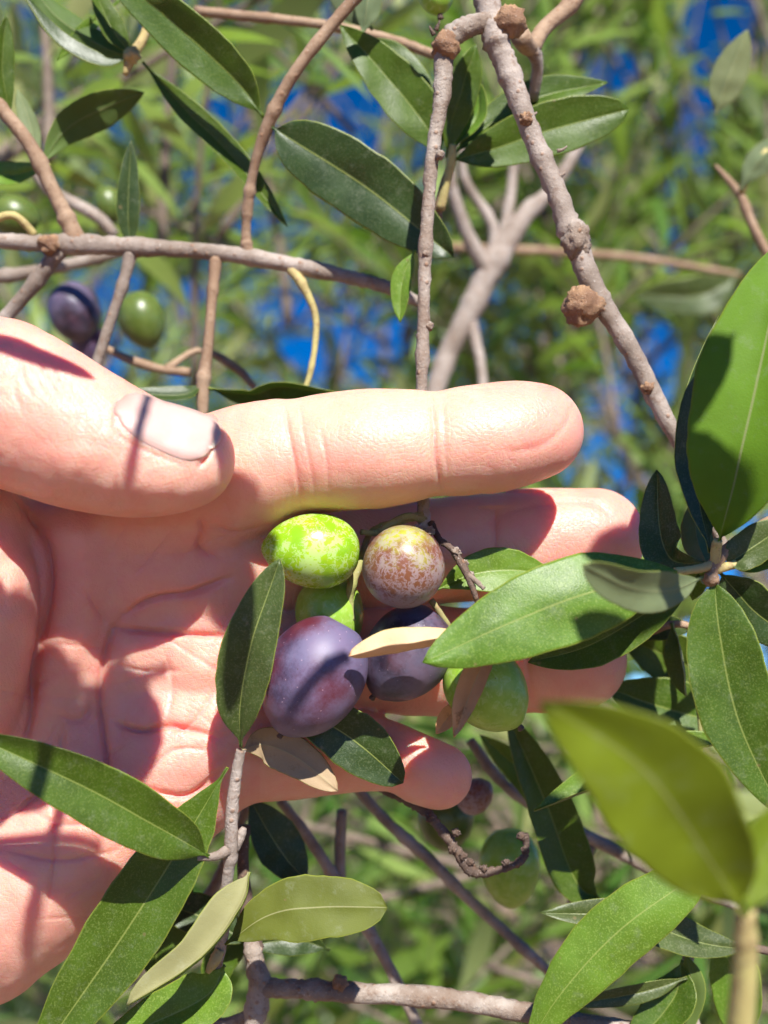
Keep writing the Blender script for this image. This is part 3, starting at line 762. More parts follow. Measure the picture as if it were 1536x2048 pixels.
leaf(B, [(100, 330, W0 + 10), (20, 350, W0 - 40), (-60, 330, W0 - 40)], 60, mat=(M_upb, M_lo), roll=30)

B = branch('olive_branch', 'small shoot with a pale bud and narrow dark leaves at the top left', (300, 60, -280))
twig('stem', [(330, -40, -300, 10), (300, 40, -290, 10), (285, 80, -285, 10), (262, 115, -280, 12), (250, 150, -280, 5)], M_pet, B, seg=8, rough=.12)
knob(B, 264, 112, -275, 16, M_pet, name='bud', seed=4)
leaf(B, [(262, 110, -275), (225, 60, -270), (180, -40, -260)], 56, mat=(M_up, M_lo), roll=20, fold=.2)
leaf(B, [(258, 118, -275), (200, 130, -255), (110, 80, -240), (40, -20, -230)], 60, mat=(M_upd, M_lo), roll=58, fold=.3)
leaf(B, [(262, 108, -285), (215, 100, -300), (120, 40, -320), (60, -30, -330)], 80, face='l', mat=(M_up, M_log), roll=20)
leaf(B, [(285, 125, -285), (360, 210, -300), (470, 320, -310), (575, 455, -310)], 62, mat=(M_up, M_lo), roll=-25, fold=.25, label='long narrow leaf slanting down across the upper left')
leaf(B, [(240, 0, -320), (170, 60, -320), (115, 120, -320)], 30, mat=(M_upb, M_lo), roll=10)

B = branch('olive_branch', 'leafy shoot behind the hanging twig with glossy leaves spreading right', (900, 325, -260))
twig('stem', [(880, 420, -290, 10), (892, 370, -275, 9), (902, 322, -262, 10), (905, 290, -260, 8)], M_pet, B, seg=8)
twig('stem', [(900, 330, -265, 8), (880, 400, -290, 9), (870, 470, -310, 9)], M_barkt, B, seg=8)
leaf(B, [(900, 322, -262), (980, 300, -255), (1100, 260, -245), (1258, 218, -235)], 125, mat=(M_up, M_lo), roll=-10, fold=.1, a=.75, b=.45, label='broad glossy leaf pointing right behind the slanting branch')
leaf(B, [(900, 315, -272), (990, 240, -290), (1090, 190, -290), (1215, 165, -280)], 90, mat=(M_up, M_lo), roll=-30)
leaf(B, [(893, 315, -262), (905, 240, -250), (930, 160, -240), (952, 88, -235)], 82, mat=(M_up, M_log), roll=25, fold=.12, label='upright leaf just right of the hanging twig')
leaf(B, [(880, 320, -270), (850, 250, -260), (770, 150, -250), (680, 50, -240)], 118, mat=(M_up, M_lo), roll=14, fold=.15, label='dark leaf rising left of the hanging twig')
leaf(B, [(905, 300, -270), (955, 230, -290), (955, 160, -300)], 60, mat=(M_upb, M_lo), roll=-40)
leaf(B, [(880, 300, -290), (850, 200, -310), (790, 120, -320), (730, 80, -330)], 80, mat=(M_up, M_lo), roll=30, label='leaf with a yellow edge near the top centre')
leaf(B, [(745, 60, -330), (700, 0, -320), (660, -70, -310)], 80, face='l', mat=(M_up, M_lo), roll=10, label='pale leaf underside at the top edge')
leaf(B, [(725, 70, -300), (735, 10, -290), (740, -70, -280)], 60, face='l', mat=(M_up, M_lo), roll=-10)
twig('stem', [(390, 22, -520, 13), (550, 38, -500, 12), (660, 52, -480, 12), (780, 78, -460, 12), (870, 110, -440, 12)], M_barkt, B, seg=8)

# blurred thicker branches
def blurred_branch(label, tw, leaves=()):
    b0 = branch('olive_branch', label, tw[0][1][0][:3])
    for nm, pts, mt in tw: twig(nm, pts, mt, b0, step=16, seg=10, rough=.06)
    for args, kw in leaves: leaf(b0, *args, **kw)
    return b0
blurred_branch('blurred forked pinkish limb behind the middle of the picture', [
    ('stem', [(780, 1000, -1500, 22), (850, 840, -1500, 24), (895, 710, -1500, 26), (945, 610, -1500, 30), (990, 520, -1500, 33), (1050, 430, -1550, 24), (1110, 370, -1600, 16), (1180, 250, -1650, 14)], M_bark),
    ('shoot', [(985, 560, -1500, 24), (940, 480, -1450, 18), (905, 380, -1400, 15), (900, 320, -1380, 13)], M_bark),
    ('shoot', [(985, 520, -1500, 18), (985, 450, -1500, 14), (930, 360, -1480, 12), (925, 290, -1480, 10)], M_bark),
    ('shoot', [(1000, 500, -1520, 16), (1020, 400, -1550, 14), (1030, 300, -1580, 12)], M_bark),
    ('shoot', [(940, 640, -1500, 18), (960, 720, -1480, 13), (968, 800, -1460, 12)], M_bark)])
blurred_branch('blurred brown twig running level behind the slanting branch', [
    ('stem', [(820, 490, -2600, 9), (1040, 500, -2600, 11), (1180, 508, -2600, 11), (1300, 520, -2600, 10), (1480, 550, -2600, 7)], M_barkt)],
    [(([(1480, 550, -2600), (1400, 590, -2580), (1270, 590, -2560)], 90), dict(mat=(M_upo, M_lo)))])
blurred_branch('tan twig slanting behind the leaves in the top right background', [
    ('stem', [(1430, 330, -900, 3), (1480, 390, -900, 11), (1500, 440, -900, 12), (1540, 520, -900, 12)], M_barkt),
    ('shoot', [(1480, 390, -900, 9), (1500, 340, -880, 8), (1536, 300, -860, 8)], M_pet)],
    [(([(1430, 230, -820), (1455, 160, -800), (1495, 60, -780)], 80), dict(face='l', mat=(M_up, M_lo))), (([(1480, 380, -880), (1520, 320, -860), (1580, 270, -850)], 60), dict(face='l', mat=(M_up, M_lo)))])
blurred_branch('brown limb reaching in from the top right of the knot', [
    ('stem', [(1200, -60, -260, 17), (1140, 10, -240, 20), (1090, 55, -220, 20), (1060, 95, -200, 22), (1040, 70, -140, 26)], M_barkt),
    ('shoot', [(1062, 95, -200, 20), (1075, 130, -230, 16), (1066, 200, -280, 14)], M_bark)])
blurred_branch('pinkish blurred twig behind the left branch', [
    ('stem', [(-60, 560, -800, 17), (60, 545, -800, 17), (190, 518, -800, 15), (260, 500, -800, 10)], M_bark),
    ('shoot', [(60, 330, -900, 10), (100, 380, -900, 14), (190, 430, -900, 16), (230, 470, -900, 13)], M_bark)])
blurred_branch('thin curved blurred twigs above the thumb', [
    ('stem', [(200, 690, -600, 6), (260, 720, -600, 9), (330, 740, -600, 11), (380, 745, -600, 9)], M_barkt),
    ('shoot', [(330, 740, -600, 9), (400, 700, -640, 6), (470, 735, -640, 9), (510, 775, -640, 7)], M_barkt)])
blurred_branch('slender brown twig slanting to the right below the little finger', [
    ('stem', [(700, 1560, -500, 12), (770, 1640, -500, 14), (860, 1720, -500, 15), (940, 1800, -500, 14), (1110, 1955, -500, 12)], M_bark)])
blurred_branch('grey brown twig slanting behind the big blurred leaf at lower right', [
    ('stem', [(940, 1480, -450, 12), (1000, 1560, -450, 14), (1080, 1620, -450, 14), (1230, 1700, -450, 16), (1360, 1765, -450, 14), (1500, 1820, -450, 12)], M_bark),
    ('shoot', [(1185, 1690, -460, 12), (1165, 1740, -480, 13), (1140, 1820, -500, 13)], M_bark)])
blurred_branch('forked blurred twigs below the palm', [
    ('stem', [(560, 1600, -420, 12), (620, 1680, -420, 14), (690, 1790, -420, 15), (760, 1900, -420, 14), (850, 2080, -420, 14)], M_bark),
    ('shoot', [(683, 1620, -440, 13), (680, 1700, -440, 14), (680, 1770, -430, 14)], M_bark),
    ('shoot', [(500, 1600, -400, 10), (440, 1750, -400, 14), (360, 1900, -400, 16), (330, 2080, -400, 16)], M_bark)])

# lower right: cluster of leaves round the node
B = branch('olive_branch', 'leafy shoot reaching in from the right edge with its leaves spread like a star', (1600, 1020, 200))
twig('stem', [(1680, 960, 120, 16), (1600, 1010, 160, 14), (1520, 1055, 190, 13), (1465, 1090, 210, 12), (1428, 1130, 225, 15), (1423, 1158, 228, 14)], M_barkt, B, seg=12, rough=.1)
knob(B, 1423, 1158, 230, 16, M_barkt, name='bud', seed=9, amp=.2)
twig('petiole', [(1425, 1130, 225, 10), (1395, 1138, 240, 9), (1350, 1143, 255, 8)], M_pet, B, step=4)
twig('petiole', [(1430, 1135, 225, 10), (1432, 1100, 235, 11), (1436, 1080, 245, 9)], M_pet, B, step=4)
twig('petiole', [(1430, 1140, 225, 10), (1470, 1128, 225, 9), (1490, 1120, 225, 7)], M_pet, B, step=4)
leaf(B, [(1436, 1095, 240), (1470, 960, 285), (1515, 760, 290), (1575, 480, 250)], 262, mat=(M_up, M_gl), face='l', roll=-10, fold=-.2, a=.75, b=.6, label='huge bright green blurred leaf at the right edge', nt=36)
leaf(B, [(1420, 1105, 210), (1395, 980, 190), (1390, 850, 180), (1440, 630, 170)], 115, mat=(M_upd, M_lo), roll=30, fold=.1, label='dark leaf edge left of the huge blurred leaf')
leaf(B, [(1450, 1130, 225), (1490, 1105, 230), (1600, 1030, 240)], 90, mat=(M_upo, M_lo), roll=-10)
leaf(B, [(1450, 1130, 215), (1510, 1120, 200), (1610, 1060, 190)], 80, mat=(M_upb, M_lo), roll=-30)
leaf(B, [(1375, 1140, 250), (1250, 1165, 290), (1080, 1220, 320), (845, 1325, 330)], 200, mat=(M_upb, M_lo), roll=8, fold=-.12, curl=.05, a=.8, b=.62, label='large smooth green leaf pointing left in front of the olives', nt=36)
leaf(B, [(1405, 1155, 240), (1340, 1180, 420), (1260, 1175, 520), (1165, 1130, 600)], 105, face='l', mat=(M_up, M_lo), roll=-14, fold=-.15, a=.7, b=.5, label='grey green blurred leaf tip overlapping the large leaf')
leaf(B, [(1400, 1150, 215), (1300, 1220, 190), (1180, 1290, 170), (1056, 1325, 160)], 120, mat=(M_up, M_lo), roll=10, fold=.1, label='dark leaf below the large leaf crossing the ring finger')
leaf(B, [(1428, 1150, 228), (1440, 1270, 240), (1480, 1450, 250), (1570, 1640, 260)], 175, mat=(M_up, M_lo), roll=-6, fold=.08, a=.6, b=.7, label='long green leaf hanging down at the right edge', nt=36)
leaf(B, [(1440, 1145, 220), (1470, 1180, 200), (1530, 1240, 190), (1640, 1300, 180)], 120, mat=(M_upd, M_lo), roll=10)
leaf(B, [(1410, 1125, 215), (1345, 1120, 160), (1320, 1060, 120), (1314, 940, 100)], 100, mat=(M_upo, M_lo), roll=-12, fold=.2, a=.6, b=.6, label='dark green leaf standing between the middle finger and the big leaf')
leaf(B, [(1420, 1140, 210), (1395, 1080, 120), (1385, 1000, 90)], 70, face='l', mat=(M_up, M_lo))
leaf(B, [(1420, 1150, 200), (1400, 1150, 100), (1385, 1200, 60)], 50, mat=(M_upb, M_lo))

# right-hand mid leaves
B = branch('olive_branch', 'slender shoot with hanging leaves under the star of leaves at right', (1395, 1250, -120))
twig('stem', [(1420, 1180, -100, 7), (1390, 1260, -120, 7), (1396, 1380, -120, 6), (1402, 1490, -120, 4), (1400, 1560, -120, 3)], M_stalk, B, seg=8)
twig('stem', [(1390, 1255, -120, 7), (1340, 1250, -130, 8), (1240, 1290, -180, 8)], M_barkt, B, seg=8)
leaf(B, [(1345, 1245, -110), (1362, 1310, -90), (1372, 1392, -90)], 62, mat=(M_up, M_lo), roll=50, fold=.5)
leaf(B, [(1560, 1440, -240), (1430, 1440, -220), (1310, 1410, -210), (1215, 1375, -200)], 140, mat=(M_up, M_lo), roll=8, label='broad leaf with a sunlit streak right of the ring finger')
leaf(B, [(1430, 1370, -280), (1370, 1330, -260), (1240, 1270, -250)], 130, mat=(M_up, M_lo), roll=-10)
leaf(B, [(1390, 1260, -150), (1330, 1255, -180), (1250, 1270, -200)], 60, mat=(M_upd, M_lo), roll=10)
leaf(B, [(1480, 1480, -60), (1380, 1500, -50), (1220, 1560, -40), (1068, 1622, -30)], 78, mat=(M_upb, M_lo), roll=42, curl=.5, fold=.3, label='curled leaf with a brown tip behind the blurred leaf')
leaf(B, [(1200, 1800, -240), (1150, 1760, -230), (1090, 1600, -220), (1015, 1430, -210)], 112, mat=(M_up, M_lo), roll=14, fold=.25, a=.6, b=.6, label='long blue green leaf hanging below the right green olive')
leaf(B, [(1120, 1700, -330), (1100, 1600, -330), (960, 1470, -320)], 90, mat=(M_upb, M_lo))

# lower right foreground
B = branch('olive_branch', 'blurred tan stem and huge yellow green leaf nearest the camera at lower right', (1500, 2090, 1000))
twig('stem', [(1470, 2150, 900, 34), (1480, 2050, 930, 34), (1490, 1930, 960, 31), (1492, 1820, 990, 24)], M_pet, B, seg=14, rough=.012)
twig('stem', [(1490, 1850, 980, 16), (1512, 1760, 960, 18), (1560, 1600, 940, 22)], M_barkt, B, seg=12, rough=.04)
leaf(B, [(1488, 1830, 1000), (1420, 1720, 1020), (1290, 1540, 1050), (1080, 1400, 1080)], 300, mat=(M_upo, M_yg), face='l', roll=-14, fold=-.18, a=.85, b=.75, label='huge out of focus yellow green leaf at lower right', nt=36)
leaf(B, [(1495, 1830, 1000), (1520, 1720, 980), (1640, 1560, 960)], 150, mat=(M_upo, M_yg), face='l', roll=20, fold=-.18)
B = branch('olive_branch', 'shoot with a bright sunlit leaf at the bottom right', (1030, 2140, 120))
twig('stem', [(1000, 2170, 80, 10), (1030, 2130, 110, 8), (1050, 2095, 120, 6)], M_barkt, B)
leaf(B, [(1045, 2110, 120), (1120, 1990, 140), (1240, 1860, 150), (1400, 1745, 150)], 150, mat=(M_upb, M_lo), roll=0, fold=-.16, a=.7, b=.35, label='bright sunlit green leaf at the bottom right', petiole=.02, nt=36)
B = branch('olive_branch', 'dark narrow leaves and a thin brown stem behind the bright sunlit leaf', (1560, 1905, -60))
twig('stem', [(1600, 1915, -60, 9), (1500, 1895, -60, 8), (1440, 1885, -60, 6)], M_barkk, B)
twig('stem', [(1380, 1890, -120, 12), (1370, 1980, -120, 12), (1400, 2080, -120, 12)], M_bark, B)
leaf(B, [(1510, 1900, -50), (1400, 1885, -40), (1250, 1835, -30), (1080, 1825, -20)], 90, mat=(M_upo, M_lo), roll=14)
leaf(B, [(1375, 1955, -60), (1280, 1985, -50), (1130, 2010, -40)], 46, mat=(M_upo, M_lo), roll=-20)
leaf(B, [(1365, 1920, -80), (1345, 2000, -70), (1250, 2110, -60)], 110, mat=(M_up, M_lo), roll=15)
leaf(B, [(1420, 1870, -100), (1470, 1950, -110), (1480, 2090, -120)], 120, mat=(M_upb, M_lo), roll=12)
leaf(B, [(1370, 1900, -70), (1385, 1980, -60), (1360, 2090, -50)], 60, face='l', mat=(M_up, M_log), roll=30)

# lower left twig with leaves in front of the palm
B = branch('olive_branch', 'upright thin twig in front of the palm carrying leaves at lower left', (440, 1960, 120))
twig('stem', [(415, 2010, 60, 8), (430, 1950, 80, 10), (445, 1870, 110, 12), (455, 1760, 150, 14), (462, 1700, 165, 14), (464, 1620, 180, 13), (474, 1540, 190, 11), (482, 1500, 195, 10)], M_bark, B, seg=12, nodes=((.54, .45, .03),))
twig('bud', [(456, 1700, 170, 12), (432, 1712, 190, 9), (395, 1716, 200, 6)], M_bark, B, step=4)
twig('bud', [(468, 1700, 160, 10), (482, 1670, 160, 10), (488, 1655, 160, 6)], M_bark, B, step=4)
twig('bud', [(440, 1900, 110, 9), (430, 1920, 115, 12), (415, 1945, 118, 5)], M_pet, B, step=4)
leaf(B, [(482, 1495, 200), (480, 1410, 225), (505, 1280, 245), (560, 1118, 250)], 132, mat=(M_upo, M_lo), roll=-12, fold=.16, a=.78, b=.62, label='dark olive green leaf standing left of the purple olive', nt=36)
leaf(B, [(422, 1714, 195), (340, 1668, 260), (160, 1570, 330), (-70, 1465, 370)], 150, mat=(M_up, M_lo), roll=-10, fold=.14, a=.8, b=.7, label='big dark green leaf reaching left across the lower palm', nt=36)
leaf(B, [(455, 1535, 175), (380, 1660, 180), (260, 1850, 185), (60, 2140, 190)], 172, mat=(M_up, M_lo), roll=8, fold=.10, a=.85, b=.55, label='long leaf crossing the lower palm down to the bottom edge', nt=36)
leaf(B, [(450, 1888, 112), (540, 1830, 125), (640, 1815, 135), (775, 1815, 140)], 150, mat=(M_upo, M_lolv), face='l', roll=-8, fold=-.05, a=.62, b=.45, label='broad olive green leaf underside at the bottom centre')
leaf(B, [(500, 1745, 160), (480, 1810, 190), (400, 1915, 230), (255, 2010, 260)], 84, mat=(M_upb, M_lob), face='l', roll=38, fold=-.5, curl=-.4, a=.5, b=.5, label='folded leaf showing its pale underside at the bottom left')
leaf(B, [(450, 1930, 100), (400, 2000, 110), (180, 2100, 120)], 130, mat=(M_upb, M_lo), roll=10)
leaf(B, [(484, 1500, 190), (530, 1490, 110), (600, 1520, 95), (676, 1582, 95)], 96, face='l', mat=(M_upo, M_lop), roll=-4, fold=-.05, a=.6, b=.6, label='buff brown leaf underside with rusty marks below the purple olive')
leaf(B, [(560, 1420, 70), (640, 1440, 95), (720, 1490, 100), (806, 1566, 95)], 130, mat=(M_upd, M_lo), roll=6, fold=.08, a=.6, b=.5, label='very dark leaf beneath the purple olive over the little finger')
B = branch('olive_branch', 'leafy twig in the shade under the heel of the hand', (500, 1860, -120))
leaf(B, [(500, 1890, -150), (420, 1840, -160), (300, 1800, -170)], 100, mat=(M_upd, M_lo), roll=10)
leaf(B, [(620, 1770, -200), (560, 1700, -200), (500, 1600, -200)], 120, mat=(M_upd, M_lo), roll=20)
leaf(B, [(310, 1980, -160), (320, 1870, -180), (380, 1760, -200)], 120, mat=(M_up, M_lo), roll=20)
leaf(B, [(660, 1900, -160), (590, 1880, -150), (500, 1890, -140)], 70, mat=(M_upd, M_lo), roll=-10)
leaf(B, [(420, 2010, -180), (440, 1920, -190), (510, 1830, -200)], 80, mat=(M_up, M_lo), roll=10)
twig('stem', [(490, 1650, -150, 14), (486, 1740, -140, 16), (500, 1850, -120, 20), (512, 1900, -110, 22)], M_barkk, B)

B = branch('olive_branch', 'scaly grey branch forking along the bottom edge', (505, 2080, -100))
twig('stem', [(500, 2140, -110, 26), (508, 2050, -100, 25), (518, 1975, -100, 29), (508, 1910, -105, 22), (500, 1860, -110, 19)], M_barkg, B, seg=16, rough=.1)
twig('stem', [(520, 1975, -100, 24), (600, 1978, -95, 24), (700, 1985, -90, 25), (850, 1993, -90, 25), (1000, 2015, -90, 25), (1130, 2040, -95, 23), (1300, 2065, -100, 22), (1450, 2100, -110, 20)], M_barkg, B, seg=16, rough=.1, nodes=((.2, .12, .02), (.42, .1, .03), (.65, .12, .02)))
twig('stem', [(505, 2030, -110, 16), (440, 2050, -120, 15), (360, 2055, -130, 14), (250, 2090, -140, 12)], M_barkg, B, seg=10)
knob(B, 680, 1965, -72, 15, M_gall, name='bud_scar', seed=2, amp=.3)
B = branch('bare_fruit_twig', 'dark knobbly bare fruit stalk hooking upward beneath the little finger', (730, 1560, -40))
twig('stem', [(715, 1545, -60, 10), (770, 1580, -50, 10), (830, 1605, -40, 11), (875, 1650, -30, 10), (912, 1700, -25, 11), (940, 1738, -20, 11), (965, 1746, -20, 9), (1015, 1735, -20, 8), (1045, 1718, -20, 8), (1053, 1690, -20, 7), (1048, 1668, -20, 9)], M_barkk, B, step=4, seg=10, rough=.25)
for (x, y) in ((860, 1636), (912, 1665), (905, 1700), (940, 1725), (968, 1738), (1012, 1728), (1050, 1700), (1042, 1672), (926, 1712)):
    knob(B, x, y, -15, 8, M_barkk, name='bud_scar', seed=x, amp=.5)

# unseen shoots added out of frame to cast shade on the hand
def shade_branch(label, base, t):
    r = empty('olive_branch', P(*base) + SUN * t); tag(r, label, 'branch', 'unseen leafy shoots added to shade the hand'); return r
def shade_leaves(label, lst, t):
    B = shade_branch(label, lst[0][0][0] + (lst[0][2],), t)
    for (p, q, w_, wid) in [(l[0][0], l[0][1], l[2], l[1]) for l in lst]:
        mx, my = (p[0] + q[0]) / 2, (p[1] + q[1]) / 2
        leaf(B, [(p[0], p[1], w_), (mx, my, w_ + 6), (q[0], q[1], w_)], wid, sunward=t, fold=.05, a=.4, b=.45)
        # set sunward of its target to block light; no stalk is built
    return B
SH = 'unseen olive shoot added to throw leaf shade '
B = shade_leaves(SH + 'on the middle of the palm', [
    (((-70, 1310), (-30, 1720)), 250, 60), (((70, 1320), (85, 1680)), 215, 40), (((218, 1370), (235, 1700)), 215, 10),
    (((395, 1170), (510, 1340)), 110, 10), (((462, 1400), (428, 1640)), 56, 0)], .125)
twig('stem', [(-200, 1390, 60, 8), (100, 1400, 50, 9), (330, 1390, 20, 8)], M_bark, B, sunward=.127)
B = shade_leaves(SH + 'on the heel of the palm', [(((-60, 1500), (60, 1680)), 90, 10)], .15)
twig('stem', [(150, 1420, 0, 14), (140, 1640, 0, 15), (105, 1800, 0, 17), (60, 2000, 0, 17)], M_bark, B, sunward=.16)
twig('stem', [(-120, 1790, 0, 14), (40, 1796, 0, 15), (105, 1800, 0, 15), (200, 1815, 0, 13)], M_bark, B, sunward=.16)
B = shade_leaves(SH + 'on the thumb knuckle', [(((-120, 660), (190, 770)), 66, 330)], .085)
twig('stem', [(300, 740, 340, 9), (284, 830, 360, 10), (262, 960, 350, 11), (240, 1060, 340, 11)], M_bark, B, sunward=.13)
B = shade_leaves(SH + 'on the ring and little fingers', [
    (((1320, 1010), (1150, 1200)), 120, 0), (((1010, 1310), (1330, 1350)), 230, -10), (((1010, 1560), (1200, 1640)), 90, 0)], .14)
twig('stem', [(705, 1265, 260, 12), (650, 1320, 260, 15), (585, 1400, 255, 16), (540, 1470, 240, 16)], M_bark, B, sunward=.12)  # added twig out of view, casts the shade band across the purple olive
# ------------------------------------------------------------------ olives
def olive(x, y, w, a, b, axis, kind, label, egg=0.10, nub=True, nubside=1, group=None, seed=0):
    """axis: direction of the long axis in (x, y-down, w) photograph space, towards the tip"""
    c0 = P(x, y, w); k = sc_at(w)
    ax = (P(x + axis[0] * 10, y + axis[1] * 10, w + axis[2] * 10) - c0).normalized()
    q = ax.to_track_quat('Z', 'Y'); R3 = q.to_matrix()
    V, F = [], []; nu, nv = 48, 32
    for i in range(nv + 1):
        th = math.pi * i / nv
        z = math.cos(th); r = math.sin(th)
        for j in range(nu):
            ph = 2 * math.pi * j / nu
            rr = r * (1 - egg * z) * (1 + .012 * mnoise.noise(Vector((math.cos(ph), math.sin(ph), z)) * 1.6 + Vector((seed, 0, 0))))
            zz = z + (0.035 * max(0, (z - .93) / .07) if z > .93 else 0) - (.05 * max(0, (-z - .94) / .06) if z < -.94 else 0) * -1
            V.append((rr * b * k * math.cos(ph), rr * b * k * math.sin(ph), zz * a * k))
    for i in range(nv):
        for j in range(nu):
            a_ = i * nu + j; b_ = i * nu + (j + 1) % nu; F.append((a_, a_ + nu, b_ + nu, b_))
    me = bpy.data.meshes.new('olive'); me.from_pydata(V, [], F); me.materials.append(M_ol[kind])
    me.polygons.foreach_set('use_smooth', [True] * len(F)); me.update()
    o = bpy.data.objects.new('olive', me); COL.objects.link(o); o.location = c0; o.rotation_euler = R3.to_euler()
    tag(o, label, 'olive', group)
    if nub:
        V, F = tube_geo([Vector((0, 0, a * k * .985)), Vector((0, 0, a * k * 1.02)), Vector((0.2 * k, 0, a * k * 1.02 + 8 * k)), Vector((0.5 * k, 0, a * k * 1.02 + 11 * k))], [6 * k, 5 * k, 7 * k, 5 * k], 8, .25)
        mesh_child('tip', V, F, M_barkk, o)
    return o
def mesh_child(name, V, F, mat, parent):
    me = bpy.data.meshes.new(name); me.from_pydata([tuple(v) for v in V], [], F); me.materials.append(mat)
    me.polygons.foreach_set('use_smooth', [True] * len(F)); me.update()
    c = bpy.data.objects.new(name, me); COL.objects.link(c); c.parent = parent; return c

olive(623, 1101, 160, 98, 75, (-1, -.06, .25), 'green', 'glossy yellow green olive with pale lace bloom, topmost left of the cluster', egg=.16, nub=False, seed=1)
olive(807, 1133, 165, 84, 82, (.12, -1, .55), 'turning', 'round olive turning reddish brown with whitish mottling, top right of the cluster', nub=False, egg=.03, seed=2)
olive(627, 1353, 150, 126, 101, (-.48, .86, .10), 'purple', 'largest purple olive with violet bloom at the lower left of the cluster', egg=.04, seed=3)
olive(815, 1307, 100, 104, 86, (-.62, .78, .1), 'dark', 'dark blackish purple olive beneath the tan dry leaf', egg=.08, seed=4)
olive(660, 1232, 60, 82, 68, (.1, 1, .1), 'green_plain', 'pale green olive mostly hidden behind the fruit stalk in the cluster middle', nub=False, seed=5)
olive(974, 1377, 112, 94, 79, (.62, .72, .1), 'green_plain', 'plain green olive at the right of the cluster behind the brown dry leaf', egg=.10, seed=6)
olive(1020, 1735, -480, 78, 60, (.05, 1, .1), 'green_plain', 'blurred pale green olive hanging low behind the bare fruit stalk', nub=False, seed=7)
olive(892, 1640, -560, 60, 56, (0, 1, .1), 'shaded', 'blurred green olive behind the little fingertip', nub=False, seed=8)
olive(950, 1592, -350, 40, 34, (.6, -.5, .1), 'turning', 'small reddish olive peeping out right of the little fingertip', nub=False, seed=9)
olive(150, 625, -1150, 62, 52, (.3, 1, .1), 'dark', 'blurred dark purple olive above the thumb', nub=False, seed=10)
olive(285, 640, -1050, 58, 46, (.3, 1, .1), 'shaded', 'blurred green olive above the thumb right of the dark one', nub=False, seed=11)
olive(178, 690, -1200, 44, 36, (.3, 1, .1), 'purple', 'blurred violet olive just above the thumb', nub=False, seed=12)
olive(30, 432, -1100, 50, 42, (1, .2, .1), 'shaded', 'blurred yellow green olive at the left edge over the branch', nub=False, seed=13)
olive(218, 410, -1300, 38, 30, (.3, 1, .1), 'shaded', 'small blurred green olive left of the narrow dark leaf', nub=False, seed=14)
olive(872, -10, -160, 40, 36, (.2, 1, .1), 'green_plain', 'green olive cut by the top edge above the bark knot', seed=15)

# ------------------------------------------------------------------ the hand
STEP = 8.0
gx = np.arange(-1150, 1330, STEP, dtype=np.float32); gy = np.arange(560, 2330, STEP, dtype=np.float32); gw = np.arange(-430, 470, STEP, dtype=np.float32)
def chain(pts, fw=1.0):
    """distance field of a chain of tapering round pieces; returns (slices, values)"""
    a = np.array(pts, dtype=np.float32)
    if len(a) > 2: a = catmull(a, (len(a) - 1) * 3 + 1).astype(np.float32)
    pad = 110 + a[:, 3].max()
    lo = a[:, :3].min(0) - pad; hi = a[:, :3].max(0) + pad
    sl = []
    for g, l, h_ in ((gx, lo[0], hi[0]), (gy, lo[1], hi[1]), (gw, lo[2], hi[2])):
        i0 = int(np.clip(np.searchsorted(g, l), 0, len(g))); i1 = int(np.clip(np.searchsorted(g, h_), 0, len(g))); sl.append(slice(i0, i1))
    X = gx[sl[0]][:, None, None]; Y = gy[sl[1]][None, :, None]; W = gw[sl[2]][None, None, :]
    best = None
    for i in range(len(a) - 1):
        p, q = a[i], a[i + 1]; d = (q - p); L2 = float((d[:3] ** 2).sum()) + 1e-6
        t = ((X - p[0]) * d[0] + (Y - p[1]) * d[1] + (W - p[2]) * d[2]) / L2
        t = np.clip(t, 0, 1)
        dist = np.sqrt((X - p[0] - t * d[0]) ** 2 + (Y - p[1] - t * d[1]) ** 2 + ((W - p[2] - t * d[2]) / fw) ** 2) - (p[3] + t * d[3])
        best = dist if best is None else np.minimum(best, dist)
    return tuple(sl), best
def smin(a, b, k):
    h_ = np.clip(0.5 + 0.5 * (b - a) / k, 0, 1)
    return b * (1 - h_) + a * h_ - k * h_ * (1 - h_)
field = np.full((len(gx), len(gy), len(gw)), 400.0, dtype=np.float32)
def add(pts, k, fw=1.0, tgt=None):
    global field
    sl, v_ = chain(pts, fw)
    f = field if tgt is None else tgt
    f[sl] = smin(f[sl], v_, k) if k > 0 else np.minimum(f[sl], v_)
# palm
add([(420, 985, 20, 128), (200, 1090, -40, 150), (-100, 1220, -60, 170), (-420, 1360, -60, 180)], 0, .9)
add([(430, 1135, -20, 116), (200, 1220, -50, 130), (-100, 1330, -60, 160), (-420, 1430, -60, 180)], 60, .9)
add([(440, 1300, -28, 112), (200, 1370, -55, 125), (-100, 1450, -60, 160), (-420, 1520, -60, 180)], 60, .9)
add([(430, 1455, -20, 112), (250, 1520, -45, 125), (-100, 1600, -60, 160), (-420, 1620, -60, 190)], 60, .9)
add([(350, 1560, -20, 138), (220, 1650, 0, 150), (90, 1745, 10, 160), (-150, 1860, 0, 200), (-420, 1800, -30, 220)], 70, .9)
# forearm
add([(-420, 1620, -60, 230), (-700, 1700, -70, 235), (-1300, 1850, -80, 290)], 110, .8)
# thenar muscle in two folds
add([(-420, 1080, 0, 190), (-240, 1010, 60, 170), (-60, 1050, 60, 120)], 60)
add([(-260, 1150, 60, 190), (-90, 1150, 110, 150), (-60, 1260, 100, 135), (-90, 1400, 60, 130), (-200, 1560, 20, 160)], 26)
add([(150, 1090, 25, 100), (135, 1230, 25, 84), (115, 1330, 10, 78), (60, 1440, -10, 80)], 22)
palm = field.copy()
